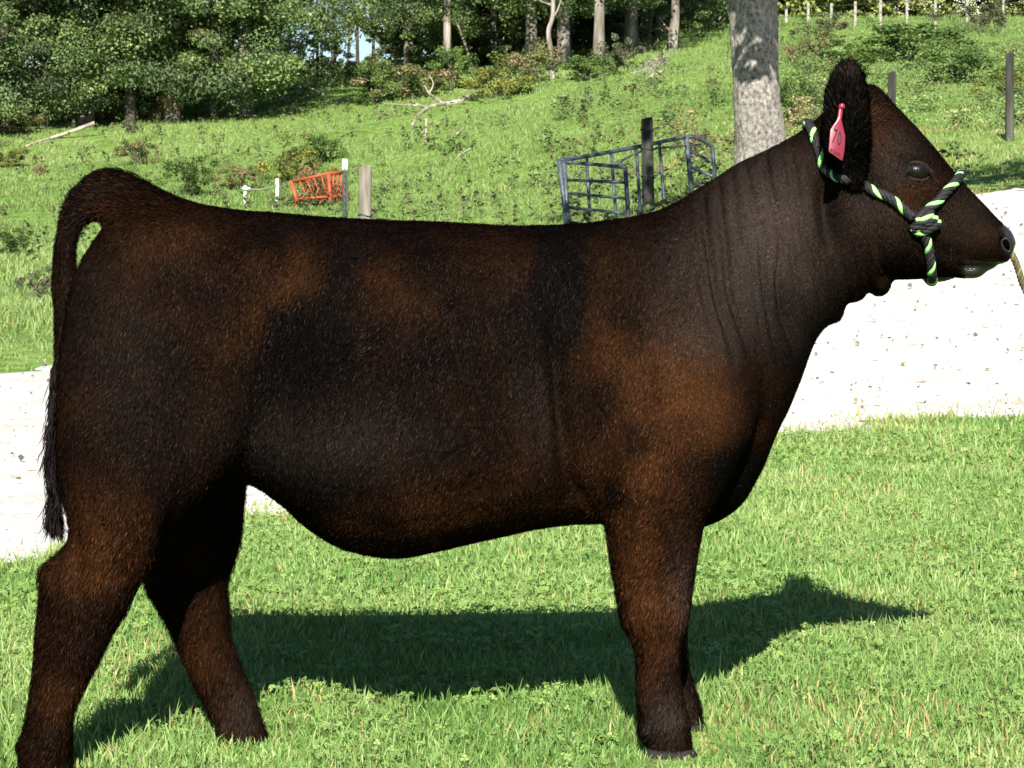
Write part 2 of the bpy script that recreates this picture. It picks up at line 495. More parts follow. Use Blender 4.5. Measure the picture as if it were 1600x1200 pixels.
# ribs and general unevenness
lowf = fbm(V, .16, 2) - .5
disp += .010 * lowf * smooth(1330, 1250, U)
# the ear's hollow side
earm = ear_near & (NV[:, 1] < -.2)
disp[earm] -= .010 * np.exp(-(((U[earm] - 1327) / 17) ** 2)) * smooth(290, 250, W[earm])
V = V + NV * disp[:, None]
V = relax(V, np.full(len(V), .35), 2)
V = V + NV * (-.020 * nos ** 1.5 * smooth(.012, .03, np.abs(side)) * (np.abs(NV[:, 1]) > .15))[:, None] + np.stack([-.022 * nos ** 1.5 * smooth(.012, .03, np.abs(side)), 0 * U, 0 * U], 1)
NV = vnormals(V, F)

# ---- hair length map and coat colour map (functions of the place on the body)
def hair_len(p, nrm):
    u, w = proj(p); sd = p[:, 1] - YC(u)
    h = np.full(len(p), .0125)
    h = np.where(u > 1040, .0125 + (.0065 - .0125) * smooth(1040, 1130, u), h)
    h = h + .006 * smooth(790, 880, w)
    h = np.where(u > 1320, np.minimum(h, .0065), h)
    h = np.where(u > 1500, .004, h)
    h = h + .008 * smooth(310, 240, u) * smooth(380, 310, w)
    h = np.where((u > 1290) & (u < 1362) & (w < 292) & (sd < -.095), .024, h)
    h = h + .012 * smooth(1340, 1352, u) * smooth(1400, 1385, u) * smooth(205, 170, w) * (sd > -.09)
    return h

def coat(p, k=0.0):
    """colour of the coat, with its grey sheen painted in"""
    u, w = proj(p); sd = p[:, 1] - YC(u)
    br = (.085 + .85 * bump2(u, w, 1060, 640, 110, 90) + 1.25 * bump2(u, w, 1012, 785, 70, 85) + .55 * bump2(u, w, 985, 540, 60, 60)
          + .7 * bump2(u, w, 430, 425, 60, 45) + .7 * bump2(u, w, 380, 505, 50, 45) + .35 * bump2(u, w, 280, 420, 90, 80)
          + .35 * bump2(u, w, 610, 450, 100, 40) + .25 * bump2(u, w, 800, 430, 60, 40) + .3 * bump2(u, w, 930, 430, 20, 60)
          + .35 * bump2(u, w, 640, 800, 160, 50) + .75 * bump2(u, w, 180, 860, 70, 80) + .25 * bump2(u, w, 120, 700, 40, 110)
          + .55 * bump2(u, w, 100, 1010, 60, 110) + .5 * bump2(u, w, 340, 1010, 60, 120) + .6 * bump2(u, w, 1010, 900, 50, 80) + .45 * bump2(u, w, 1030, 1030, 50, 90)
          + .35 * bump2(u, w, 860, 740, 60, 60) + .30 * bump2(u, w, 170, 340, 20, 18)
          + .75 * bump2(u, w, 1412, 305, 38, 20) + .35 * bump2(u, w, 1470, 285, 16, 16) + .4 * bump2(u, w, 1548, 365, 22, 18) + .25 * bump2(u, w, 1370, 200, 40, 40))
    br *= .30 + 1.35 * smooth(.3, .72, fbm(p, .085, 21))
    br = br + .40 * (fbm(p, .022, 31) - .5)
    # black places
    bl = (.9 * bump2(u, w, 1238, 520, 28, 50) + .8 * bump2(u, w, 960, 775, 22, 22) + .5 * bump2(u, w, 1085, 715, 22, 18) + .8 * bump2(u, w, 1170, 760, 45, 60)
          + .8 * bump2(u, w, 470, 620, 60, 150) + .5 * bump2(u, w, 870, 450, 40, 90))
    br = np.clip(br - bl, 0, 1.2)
    grey = .85 * bump2(u, w, 1195, 370, 85, 120) + .35 * bump2(u, w, 1400, 240, 40, 45) + .35 * bump2(u, w, 1090, 520, 70, 50) + .16 * bump2(u, w, 180, 560, 80, 150) + .2 * bump2(u, w, 840, 640, 40, 80) + .3 * bump2(u, w, 1500, 340, 40, 40) + .25 * bump2(u, w, 1080, 420, 60, 60) + .35 * bump2(u, w, 1370, 330, 50, 60) + .45 * bump2(u, w, 1040, 1120, 40, 40) + .5 * bump2(u, w, 1068, 930, 14, 90) + .3 * bump2(u, w, 380, 1120, 40, 60) + .25 * bump2(u, w, 520, 690, 160, 60)  # grey sheen and highlights of the coat, painted as hair colour
    earm = ((u > 1285) & (u < 1362) & (w < 292) & (sd < -.095))
    black = np.array([.0019, .0012, .0010]); brown = np.array([.0290, .0112, .0042]); sheen_grey = np.array([.0330, .0255, .0220])
    c = black + br[:, None] * (brown - black) + np.clip(grey * (.6 + .8 * fbm(p, .05, 77)), 0, 1)[:, None] * (sheen_grey - black)
    c = np.where(earm[:, None], black * .7 + smooth(135, 98, w)[:, None] * (sheen_grey * .45), c)  # black ear hair; the lit grey of the tip is painted in
    dk = np.where(earm, .6 + .4 * smooth(150, 110, w), 1.0)
    return np.clip(c * dk[:, None], .0015, 1)

HL = hair_len(V, NV)
INS = .15 * HL
INS[ear_near] = .003
INS[(U < 135) & (W < 800) & (side > -.06) & (side < .06)] = .004
V = V - NV * INS[:, None]
NV = vnormals(V, F)
U, W = proj(V); side = V[:, 1] - YC(U)
calf = empty('calf', (0.0, 5.4, 0.0))
tag(calf, 'dark brown and black calf standing side on in the grass with a raised ear', 'calf')
me = mesh_np('body', V - np.array([0, 5.4, 0]), F)
skin = coat(V) * .8
nost = bump2(U, W, 1573, 383, 6.5, 9.5, -.35) * smooth(.006, .02, np.abs(side))
pad = smooth(1564, 1577, U - (W - 380) * .25) * (W > 352)
skin = skin * (1 - pad[:, None]) + pad[:, None] * np.array([.019, .015, .014])
lip = smooth(1500, 1512, U) * smooth(404, 410, W)
skin = skin * (1 - .6 * lip[:, None]) + .6 * lip[:, None] * np.array([.02, .018, .018])
skin *= (1 - .95 * np.clip(nost * 1.9, 0, 1))[:, None]  # darkness of the nostril hole painted into the skin colour
skin *= (1 - .9 * (np.exp(-(((W - (414 + (U - 1510) * .09 + 4 * np.sin((U - 1490) / 14)))) / 2.2) ** 2) * smooth(1490, 1506, U) * smooth(1570, 1556, U)))[:, None]
set_col(me, 'tint', skin)
wet = np.clip(pad + lip, 0, 1)
set_col(me, 'wet', np.repeat(wet[:, None], 3, 1))
mskin, nt, b = new_mat('calf_skin')
at = N(nt, 'ShaderNodeAttribute', attribute_name='tint'); nt.links.new(at.outputs['Color'], b.inputs['Base Color'])
aw = N(nt, 'ShaderNodeAttribute', attribute_name='wet')
mr = N(nt, 'ShaderNodeMapRange'); mr.inputs[3].default_value = .8; mr.inputs[4].default_value = .30
nt.links.new(aw.outputs['Fac'], mr.inputs[0]); nt.links.new(mr.outputs[0], b.inputs['Roughness'])
tc = N(nt, 'ShaderNodeTexCoord'); vo = N(nt, 'ShaderNodeTexVoronoi'); vo.inputs['Scale'].default_value = 380
nt.links.new(tc.outputs['Object'], vo.inputs['Vector'])
bp = N(nt, 'ShaderNodeBump'); bp.inputs['Strength'].default_value = .5; bp.inputs['Distance'].default_value = .002
nt.links.new(vo.outputs['Distance'], bp.inputs['Height']); nt.links.new(bp.outputs[0], b.inputs['Normal'])
ms = N(nt, 'ShaderNodeMapRange'); ms.inputs[3].default_value = .03; ms.inputs[4].default_value = .45
nt.links.new(aw.outputs['Fac'], ms.inputs[0]); nt.links.new(ms.outputs[0], b.inputs['Specular IOR Level'])
body = link('body', me, mskin, calf)

# ---- the coat: hair lying on the skin
def hair_mesh(name, base, direc, length, width, tint, nrm, parent, mat, origin, bend=.25):
    n = len(base)
    sidev = norm(np.cross(direc, nrm) + RNG.normal(0, .25, (n, 3)))
    mid = base + direc * (length * .5)[:, None]
    tip = base + direc * length[:, None] - nrm * (bend * length)[:, None]
    v = np.empty((n, 4, 3))
    v[:, 0] = base; v[:, 1] = mid - sidev * (width / 2)[:, None]; v[:, 2] = tip; v[:, 3] = mid + sidev * (width / 2)[:, None]
    idx = np.arange(n)[:, None] * 4
    f = np.concatenate([idx + np.array([[0, 1, 3]]), idx + np.array([[1, 2, 3]])])
    me = mesh_np(name, v.reshape(-1, 3) - origin, f)
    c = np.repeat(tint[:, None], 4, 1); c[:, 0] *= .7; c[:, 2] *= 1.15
    set_col(me, 'tint', c.reshape(-1, 3))
    nn = norm(nrm + RNG.normal(0, .33, (n, 3)) + .25 * sidev)
    set_vec(me, 'shadenormal', np.repeat(nn[:, None], 4, 1).reshape(-1, 3))
    return link(name, me, mat, parent)

mhair, nt, b = new_mat('calf_hair')
nt.nodes.remove(b); L = nt.links.new
at = N(nt, 'ShaderNodeAttribute', attribute_name='tint'); an = N(nt, 'ShaderNodeAttribute', attribute_name='shadenormal')
df = N(nt, 'ShaderNodeBsdfDiffuse'); gl = N(nt, 'ShaderNodeBsdfGlossy'); gl.inputs['Roughness'].default_value = .4
gl.inputs['Color'].default_value = (1, .86, .74, 1)
mx = N(nt, 'ShaderNodeMixShader'); mx.inputs[0].default_value = .0019
L(at.outputs['Color'], df.inputs['Color']); L(an.outputs['Vector'], df.inputs['Normal']); L(an.outputs['Vector'], gl.inputs['Normal'])
L(df.outputs[0], mx.inputs[1]); L(gl.outputs[0], mx.inputs[2]); L(mx.outputs[0], nt.nodes['Material Output'].inputs['Surface'])
def sample_skin(n, weight=None):
    a = np.linalg.norm(np.cross(V[F[:, 2]] - V[F[:, 0]], V[F[:, 3]] - V[F[:, 1]]), axis=1)
    if weight is not None: a = a * weight
    c = np.cumsum(a); f = np.searchsorted(c, RNG.random(n) * c[-1])
    s, t = RNG.random((2, n)); s = s[:, None]; t = t[:, None]
    q = F[f]
    mix = lambda A: (A[q[:, 0]] * (1 - s) + A[q[:, 1]] * s) * (1 - t) + (A[q[:, 3]] * (1 - s) + A[q[:, 2]] * s) * t
    return mix(V), norm(mix(NV))

FC = V[F].mean(1); fu, fw = proj(FC); fs = FC[:, 1] - YC(fu)
wgt = np.where(fu > 1320, 2.6, np.where(fu > 1050, 1.5, 1.0)) * np.where(fs > .05, .45, 1.0)
wgt = np.where((fu > 1288) & (fu < 1362) & (fw < 292), 3.2, wgt)
bare = (bump2(fu, fw, 1432, 268, 21, 16) > .45) | (fu - (fw - 380) * .25 > 1573) | ((fu > 1506) & (fw > 408))
bare |= ((fw > 1171) & (fu > 980) & (fu < 1110)) | ((fw > 1133) & (fs > .05) & (fu > 1000) & (fu < 1120)) | ((fw > 1169) & (fu > 335) & (fu < 450))
wgt[bare] = 0
hp, hn = sample_skin(640000, wgt)
hu, hw = proj(hp); hs = hp[:, 1] - YC(hu)
g = np.stack([-.35 + 0 * hu, 0 * hu, -1 + 0 * hu], 1)
fac = smooth(1330, 1380, hu)[:, None]
g = g * (1 - fac) + fac * np.array([.25, 0, -.6])
g = np.where(((hu > 1285) & (hu < 1362) & (hw < 292) & (hs < -.09))[:, None], np.stack([(hu - 1327) / 40, -.6 + 0 * hu, (230 - hw) / 60], 1), g)
tf = (smooth(330, 250, hu) * smooth(390, 310, hw))[:, None]; g = g * (1 - tf) + tf * np.array([-.5, 0, .15])
tf = (smooth(1335, 1350, hu) * smooth(1410, 1385, hu) * smooth(230, 165, hw) * (hs > -.09))[:, None]; g = g * (1 - tf) + tf * np.array([.5, 0, .6])
swirl = np.stack([vnoise(hp, .05, 41) - .5, vnoise(hp, .05, 42) - .5, vnoise(hp, .05, 43) - .5], 1)
clump = np.stack([vnoise(hp, .012, 51) - .5, vnoise(hp, .012, 52) - .5, vnoise(hp, .012, 53) - .5], 1)
g = norm(g) + .75 * swirl + .6 * clump + RNG.normal(0, .16, g.shape)
g = norm(g - hn * (g * hn).sum(1, keepdims=True))
L = hair_len(hp, hn) * RNG.uniform(.6, 1.25, len(hp))
lift = np.clip(RNG.normal(.42, .15, len(hp)), .12, 1.2)
d = norm(g + hn * lift[:, None])
tint = coat(hp + RNG.normal(0, .014, hp.shape)) * RNG.lognormal(0, .45, len(hp))[:, None]
warm = RNG.random(len(hp)) < .07
tint[warm] += np.array([.0075, .0034, .0014])
pale = RNG.random(len(hp)) < .004
tint[pale] = tint[pale] * 2.0 + np.array([.010, .007, .005])
wd = np.where(L > .01, .00135, .0011) * RNG.uniform(.7, 1.3, len(L))
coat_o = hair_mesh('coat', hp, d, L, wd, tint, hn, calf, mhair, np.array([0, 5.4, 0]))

# tail switch
n = 6500
tt = RNG.random(n)
tv = 560 + tt * 250
ax = np.interp(tv, [500, 560, 640, 700, 760, 830], [96, 92, 88, 85, 84, 90])
wide = np.interp(tv, [500, 600, 700, 780, 830], [7, 7, 9, 10, 5])
bu = ax + RNG.normal(0, 1, n) * wide * .5
bp3 = P(bu, tv, 5.27) + np.stack([0 * bu, RNG.normal(0, .014, n), 0 * bu], 1)
wave = np.sin(tv / 17 + (bu > ax) * 1.3 + vnoise(bp3, .03, 8) * 5)
d = norm(np.stack([-.06 + .24 * wave + RNG.normal(0, .12, n), RNG.normal(0, .18, n), -1 + 0 * bu], 1))
nn = norm(np.stack([RNG.normal(-.3, .4, n), -1 + 0 * bu, RNG.normal(.2, .3, n)], 1))
hair_mesh('tail_switch', bp3, d, RNG.uniform(.03, .065, n), np.full(n, .0022), np.array([[.010, .008, .008]]) * RNG.lognormal(0, .4, n)[:, None], nn, calf, mhair, np.array([0, 5.4, 0]))

# hooves, eyes, lashes
bvh = BVHTree.FromPolygons([tuple(x) for x in V], [tuple(int(i) for i in x) for x in F])
CAMV = Vector((0, 0, CAM_H))
def surf(u, v, off=0.0, dflt=5.36):
    p = P(u, v, 5.0); d = (Vector(p) - CAMV).normalized()
    hit, nr, i, dist = bvh.ray_cast(CAMV, d)
    if hit is None:
        return P(u, v, dflt), np.array([0, -1.0, 0])
    nr = np.array(nr)
    if nr[1] > 0: nr = -nr
    return np.array(hit) + nr * off, nr

mhoof = noise_mat('hoof_horn', (.006, .005, .0045), (.018, .014, .012), 40, .85, stretch=(1, 1, .2))
O54 = np.array([0, 5.4, 0])
def hoof(secs):
    v, q, t = loft_px(secs, m=3)
    m = MB(); m.add(v - O54, q, t)
    return m.build('hoof', mhoof, calf)
hoof([(1008, 1166, 1082, 1168, .046, -.125, 2.4), (1004, 1180, 1094, 1184, .054, -.125, 2.6), (1003, 1189, 1099, 1193, .056, -.125, 2.6)])
hoof([(1032, 1126, 1100, 1128, .046, .14, 2.4), (1028, 1140, 1110, 1142, .054, .14, 2.6), (1027, 1150, 1114, 1152, .055, .14, 2.6)])
hoof([(30, 1198, 112, 1202, .047, -.14, 2.4), (24, 1216, 126, 1220, .055, -.14, 2.6), (22, 1230, 132, 1234, .056, -.14, 2.6)])
hoof([(348, 1162, 424, 1154, .047, .14, 2.4), (350, 1176, 436, 1174, .055, .14, 2.6), (350, 1184, 440, 1184, .056, .14, 2.6)])
meye = plain_mat('eye_dark', (.004, .003, .003), .3, .25)
mnos = plain_mat('nostril_hole_shade', (.001, .0007, .0007), 1.0, 0)  # for the near-black disc that stands in for the nostril's inner shade
mrim = plain_mat('nostril_rim', (.010, .008, .008), .5, .3)
for sgn in (1, -1):
    pc, pn = surf(1572.5, 383); pcs = pc.copy(); pns = pn.copy()
    if sgn < 0: pcs[1] = 2 * 5.46 - pcs[1]; pns[1] = -pns[1]
    ax1 = norm(np.array([-.45, 0, 1.0])); ax1 = norm(ax1 - pns * (ax1 @ pns)); ax2 = np.cross(pns, ax1)
    th = np.linspace(0, 2 * math.pi, 25)
    shape = (1 + .15 * np.cos(th))[:, None]
    loop = pcs + ax1 * (.0155 * np.cos(th))[:, None] + ax2 * (.0088 * np.sin(th))[:, None] * shape + pns * .0005
    m = MB(); m.tube(loop - O54, .0030 + .0012 * np.abs(np.sin(th / 2)), 8, cap=False); m.build('nostril_rim', mrim, calf)
    m = MB(); rr = []
    for k, a in enumerate((1.0, .8, .5, .12)):
        rr.append((pcs + ax1 * (.0150 * a * np.cos(th[:-1]))[:, None] + ax2 * (.0085 * a * np.sin(th[:-1]))[:, None] + pns * (.0028, .0022, .0018, .0016)[k]))
    vv_, qq_, tt_ = rings_mesh(rr); m.add(vv_ - O54, qq_, tt_); m.build('nostril', mnos, calf)
mlid = plain_mat('eyelid_skin', (.013, .0085, .0065), .75, .12)
ep, en = surf(1433, 268)
for sgn in (1, -1):
    c = ep + np.array([0, .0035, 0])
    if sgn < 0: c = np.array([c[0], 2 * float(YC(1433)) - c[1], c[2]])
    m = MB(); m.add(*[x if i else x - O54 for i, x in enumerate(ellipsoid(c, (.0265, .0160, .0200), 24, 16))])
    m.build('eye', meye, calf)
    m = MB()
    for (a0, a1, rr, rl) in ((.0, math.pi + .1, .0048, 1.03), (math.pi + .1, 2 * math.pi + .05, .0042, 1.02)):
        th = np.linspace(a0, a1, 15)
        yy = c[1] - sgn * (.0105 - .0075 * np.abs(np.cos(th)) ** 2)
        pts = np.stack([c[0] + .0268 * rl * np.cos(th), yy, c[2] + .0182 * rl * np.sin(th) - .004 * np.cos(th)], 1)
        m.tube(pts - O54, rr * (np.sin(np.linspace(.12, math.pi - .12, 15)) ** .5), 8)
    m.build('eyelid', mlid, calf)
    n = 75
    th = RNG.uniform(.45, math.pi - .5, n)
    base = np.stack([c[0] + .026 * np.cos(th), np.full(n, c[1] - sgn * .0135), c[2] + .0205 * np.sin(th) - .001], 1)
    dd = norm(np.stack([.45 * np.cos(th) + .1, np.full(n, -.7 * sgn), -.75 + RNG.normal(0, .12, n)], 1))
    hair_mesh('eyelashes', base, dd, RNG.uniform(.018, .028, n), np.full(n, .0009), np.full((n, 3), .016), norm(np.stack([0 * th, np.full(n, -1.0 * sgn), .5 + 0 * th], 1)), calf, mhair, O54, .0)

# ---- rope halter
mblack = noise_mat('rope_black', (.004, .004, .005), (.017, .017, .018), 260, .7, bump=.6, bdist=.002)
mlime = noise_mat('rope_lime', (.20, .50, .15), (.33, .68, .25), 200, .6, bump=.5, bdist=.002)
myel = noise_mat('rope_yellow', (.12, .105, .05), (.20, .18, .08), 200, .7, bump=.5, bdist=.002)
halter = empty('halter', (1.0, 5.4, 1.2))
tag(halter, 'black and lime green twisted rope halter worn on the calf\'s head', 'halter')
OH = np.array([1.0, 5.4, 1.2])
def rope(name, pts, r=.0056, pitch=.056, parent=halter, mats=None, phase=0.0, origin=OH, m=None):
    pts = crom(np.asarray(pts, float), 14)
    seg = np.linalg.norm(np.diff(pts, axis=0), axis=1); s = np.concatenate([[0], np.cumsum(seg)])
    k = max(20, int(s[-1] / .0035)); q = np.linspace(0, s[-1], k)
    c = np.stack([np.interp(q, s, pts[:, i]) for i in range(3)], 1)
    for _ in range(3):
        c[1:-1] = .25 * c[:-2] + .5 * c[1:-1] + .25 * c[2:]
    tg = norm(np.gradient(c, axis=0)); a = norm(np.cross(tg, np.array([.31, .91, .27]))); bb = np.cross(tg, a)
    own = m is None
    if own: m = MB()
    for i in range(4):
        an = q / pitch * 2 * math.pi + i * math.pi / 2 + phase
        m.tube(c + r * .95 * (np.cos(an)[:, None] * a + np.sin(an)[:, None] * bb) - origin, r, 7, m=1 if i == 0 else 0)
    return m.build(name, mats or [mblack, mlime], parent) if own else m

def on_skin(uv, off=.006):
    return [q[0] for q in (surf(u, v, off, -1.0) for u, v in uv) if q[0][1] > 0]
YH = 5.46
def mirror(p): return np.array([p[0], 2 * YH - p[1], p[2]])
crown_n = [P(1262, 194, 5.455)] + on_skin([(1267, 196), (1273, 215), (1280, 240), (1290, 262), (1304, 272)], .008) + on_skin([(1320, 276), (1345, 290), (1366, 300), (1385, 307), (1405, 322), (1424, 340)], .009)
crown_f = [mirror(p) for p in crown_n[1:]]
rope('crown_rope', crown_f[::-1] + crown_n, phase=.6)
nose_n = on_skin([(1428, 346), (1444, 330), (1460, 316), (1476, 300), (1488, 287), (1496, 277)], .009) + [P(1500, 272, 5.46)]
nose_f = [mirror(p) for p in nose_n[:-1]]
rope('nose_rope', nose_n + nose_f[::-1], phase=1.2)
chin_n = on_skin([(1440, 352), (1444, 368), (1449, 388), (1452, 408), (1455, 424)], .009) + [P(1456, 440, 5.46)]
chin_f = [mirror(p) for p in chin_n[:-1]]
rope('chin_rope', chin_n + chin_f[::-1], phase=2.2)
kn = MB()
for (u, v, du, dv, o) in ((1440, 350, 17, -8, .020), (1446, 356, 16, -7, .018), (1436, 345, 15, -14, .022)):
    c, nr = surf(u, v, o)
    e = (P(u + du, v + dv, 5.4) - P(u - du, v - dv, 5.4)) / 2
    e = e / np.linalg.norm(e)
    rope('knot', [c - e * .026 + nr * -.010, c - e * .012, c + nr * .004, c + e * .012, c + e * .026 + nr * -.010], r=.0056, m=kn, phase=u)
kn.build('knot', [mblack, mlime], halter)
lead = [chin_f[2], mirror(surf(1470, 425, .02)[0]), P(1530, 412, 5.56), P(1575, 396, 5.57), P(1586, 408, 5.575), P(1592, 424, 5.58), P(1600, 448, 5.59), P(1625, 490, 5.6), P(1680, 530, 5.62), P(1800, 520, 5.7), P(1950, 430, 5.8)]
rope('lead_rope', lead, r=.0042, pitch=.04, mats=[noise_mat('rope_olive', (.05, .045, .02), (.12, .10, .05), 200, .7), myel])

# ---- ear tag
mpink = noise_mat('tag_pink', (.165, .015, .033), (.21, .024, .043), 30, .38, spec=.45)
mink = plain_mat('tag_ink', (.018, .003, .007), .6)
tagp = [(1313.5, 164), (1317.2, 163.5), (1317.0, 172), (1315.8, 182), (1314.6, 187), (1318.6, 203), (1320.6, 212), (1320.3, 225), (1319.0, 238), (1316.8, 250), (1314.2, 250.8), (1304, 243.5), (1295.2, 237.5), (1294.6, 233), (1295.6, 222), (1297.2, 203), (1299.2, 199.5), (1307.5, 188), (1309.6, 178), (1311.3, 168)]
TY = float(surf(1316, 168)[0][1]) - .030
def tagpt(u, v, off=0.0):
    return P(u, v, TY - .0005 * (v - 164) * .35 - .0006 * (1307 - u) * .6 - off)
eartag = empty('ear_tag', tuple(tagpt(1314, 170)))
OT = tagpt(1314, 170)
tag(eartag, 'pink plastic ear tag numbered 70 hanging in the calf\'s raised dark ear', 'ear tag')
m = MB(); k = len(tagp); ctr = (1309, 212)
front = []; 
def inset(u, v, s): 
    return ctr[0] + (u - ctr[0]) * s, ctr[1] + (v - ctr[1]) * s
outer = np.array([tagpt(u, v) for u, v in tagp]); outb = np.array([tagpt(u, v, -.0022) for u, v in tagp])
inn = np.array([tagpt(ctr[0] + (u - ctr[0]) * (.90 if v > 186 else .7), ctr[1] + (v - ctr[1]) * .985, .0009) for u, v in tagp])
vv = np.concatenate([outb, outer, inn]) - OT
q = [[i, (i + 1) % k, k + (i + 1) % k, k + i] for i in range(k)] + [[k + i, k + (i + 1) % k, 2 * k + (i + 1) % k, 2 * k + i] for i in range(k)]
# front face as strips between left and right outline
tri = []
idx = list(range(k))
# ear clipping by fan from two hubs
bm_pts = [(u, v) for u, v in tagp]
from mathutils.geometry import tessellate_polygon
for tr in tessellate_polygon([[Vector((u, v, 0)) for u, v in bm_pts]]):
    tri.append([2 * k + x for x in tr]); tri.append([x for x in tr][::-1])
m.add(vv, q, tri)
m.build('tag_plate', mpink, eartag, shade=False)
mm = MB(); c = tagpt(1315.5, 166); mm.tube([c + np.array([0, -.004, 0]) - OT, c + np.array([0, .022, 0]) - OT], .006, 12); mm.build('stud', mpink, eartag)
def text_on(txt, u, v, h, ang, shear=0.0, sx=1.0):
    cu = bpy.data.curves.new('tag_number', 'FONT'); cu.body = txt; cu.size = 1; cu.align_x = 'CENTER'; cu.align_y = 'CENTER'; cu.extrude = .02; cu.offset = .012
    o = bpy.data.objects.new('tag_number', cu); COL.objects.link(o)
    dgx = bpy.context.evaluated_depsgraph_get(); ee = o.evaluated_get(dgx); mt = bpy.data.meshes.new_from_object(ee)
    bpy.data.objects.remove(o)
    pv = np.empty(len(mt.vertices) * 3, np.float32); mt.vertices.foreach_get('co', pv); pv = pv.reshape(-1, 3)
    ca, sa = math.cos(ang), math.sin(ang)
    x = pv[:, 0] * sx * h; y = pv[:, 1] * h
    uu = u + x * ca + y * sa * -1 * -1 * 0 + y * shear; ww = v - y + x * sa
    pts = np.array([tagpt(a, b2, .0019 + .0006 * (zz > 0)) for a, b2, zz in zip(uu, ww, pv[:, 2])]) - OT
    mt.vertices.foreach_set('co', pts.astype(np.float32).ravel()); mt.update()
    link('tag_lettering', mt, mink, eartag)
text_on('7', 1304.2, 213.5, 31, .35, .18, .42)
text_on('0', 1311.6, 217.5, 29, .3, .10, .46)
text_on('F DNR', 1305.5, 238.6, 7.4, .52, .05, .85)
# ------------------------------------------------------------------ the land
TU = np.array([0, 400, 800, 1000, 1200, 1400, 1600.])
TYs = np.array([12., 14, 16, 18, 20, 25, 30, 35, 40, 47, 55, 62, 70, 80, 90, 110, 135])
FLATV = lambda y: 300 + 3975 * CAM_H / y
TV = np.array([
    # 0    400   800   1000  1200  1400  1600
    [694, 694, 694, 694, 694, 694, 694],
    [638, 638, 638, 638, 638, 638, 632],
    [594, 592, 590, 580, 570, 560, 555],
    [545, 540, 540, 530, 505, 490, 480],
    [503, 500, 500, 485, 450, 430, 415],
    [440, 436, 440, 420, 380, 345, 326],
    [400, 396, 402, 375, 322, 288, 272],
    [370, 367, 352, 318, 275, 246, 234],
    [344, 341, 312, 268, 228, 212, 203],
    [314, 311, 264, 217, 186, 172, 170],
    [276, 266, 210, 167, 146, 140, 142],
    [234, 214, 168, 126, 116, 118, 120],
    [196, 164, 131, 92, 90, 95, 98],
    [172, 140, 108, 68, 66, 72, 75],
    [156, 124, 96, 54, 50, 52, 55],
    [140, 114, 92, 42, 32, 30, 32],
    [140, 118, 98, 48, 36, 34, 34]], float)

def bil(u, y):
    u = np.clip(u, -500, 2100); y = np.clip(y, 12, 135)
    j = np.clip(np.searchsorted(TYs, y) - 1, 0, len(TYs) - 2)
    fy = (y - TYs[j]) / (TYs[j + 1] - TYs[j])
    k = np.clip(np.searchsorted(TU, u) - 1, 0, len(TU) - 2)
    fu = np.clip((u - TU[k]) / (TU[k + 1] - TU[k]), -.6, 1.6)
    a = TV[j, k] * (1 - fu) + TV[j, k + 1] * fu
    b_ = TV[j + 1, k] * (1 - fu) + TV[j + 1, k + 1] * fu
    return a * (1 - fy) + b_ * fy

def z_raw(x, y):
    yy = np.clip(y, 12, 135)
    v = bil(800 + FOC * x / np.maximum(yy, 1), yy)
    z = CAM_H + (300 - v) * yy / FOC
    z = np.where(y < 12, 0, z)
    return z * smooth(11.5, 15, y)

# ground grid: fine where the camera looks, coarse out to the horizon
gy = np.concatenate([[-300, -120, -50, -20, -8, 0, 2.5], np.arange(4.0, 12, .35), np.geomspace(12, 140, 150), [150, 170, 200, 260, 400, 800, 1600, 3200]])
gx1 = np.concatenate([np.arange(0, 4, .25), np.arange(4, 16, .4), np.arange(16, 40, .9), [42, 46, 52, 60, 75, 100, 160, 300, 700, 1500, 3000]])
gx = np.concatenate([-gx1[:0:-1], gx1])
GX, GY = np.meshgrid(gx, gy)
GZ = z_raw(GX.ravel(), GY.ravel()).reshape(GX.shape)
def blur(Z):
    for ax in (0, 1):
        A = np.concatenate([np.take(Z, [0], ax), Z, np.take(Z, [-1], ax)], ax)
        n = Z.shape[ax]
        Z = .25 * np.take(A, range(n), ax) + .5 * np.take(A, range(1, n + 1), ax) + .25 * np.take(A, range(2, n + 2), ax)
    return Z
flat = GY < 12.6
for _ in range(6):
    GZ = blur(GZ); GZ[flat] = 0
pp = np.stack([GX.ravel(), GY.ravel(), 0 * GX.ravel()], 1)
lump = (fbm(pp, 5.0, 61, 3) - .5) * .55 * smooth(19, 45, GY.ravel()) + (fbm(pp, 1.4, 62, 2) - .5) * .16 * smooth(17, 30, GY.ravel())
GZ = GZ + lump.reshape(GX.shape) * (GY < 140)
GZ = np.where(GY > 140, GZ[np.argmin(np.abs(gy - 139))][None] * np.clip(1 - (GY - 140) / 900, -.3, 1), GZ)

def zg(x, y):
    """height of the ground"""
    x = np.asarray(x, float); y = np.asarray(y, float)
    j = np.clip(np.searchsorted(gx, x) - 1, 0, len(gx) - 2); i = np.clip(np.searchsorted(gy, y) - 1, 0, len(gy) - 2)
    fx = (x - gx[j]) / (gx[j + 1] - gx[j]); fy = (y - gy[i]) / (gy[i + 1] - gy[i])
    return (GZ[i, j] * (1 - fx) + GZ[i, j + 1] * fx) * (1 - fy) + (GZ[i + 1, j] * (1 - fx) + GZ[i + 1, j + 1] * fx) * fy

def ground_at(u, v, ymin=12.0):
    """where the ground shows at photo pixel (u, v)"""
    ys = np.linspace(ymin, 139, 2600)
    p = P(u, v, ys)
    hit = np.nonzero(p[:, 2] <= zg(p[:, 0], ys))[0]
    i = hit[0] if len(hit) else len(ys) - 1
    return np.array([p[i, 0], ys[i], float(zg(p[i, 0], ys[i]))])

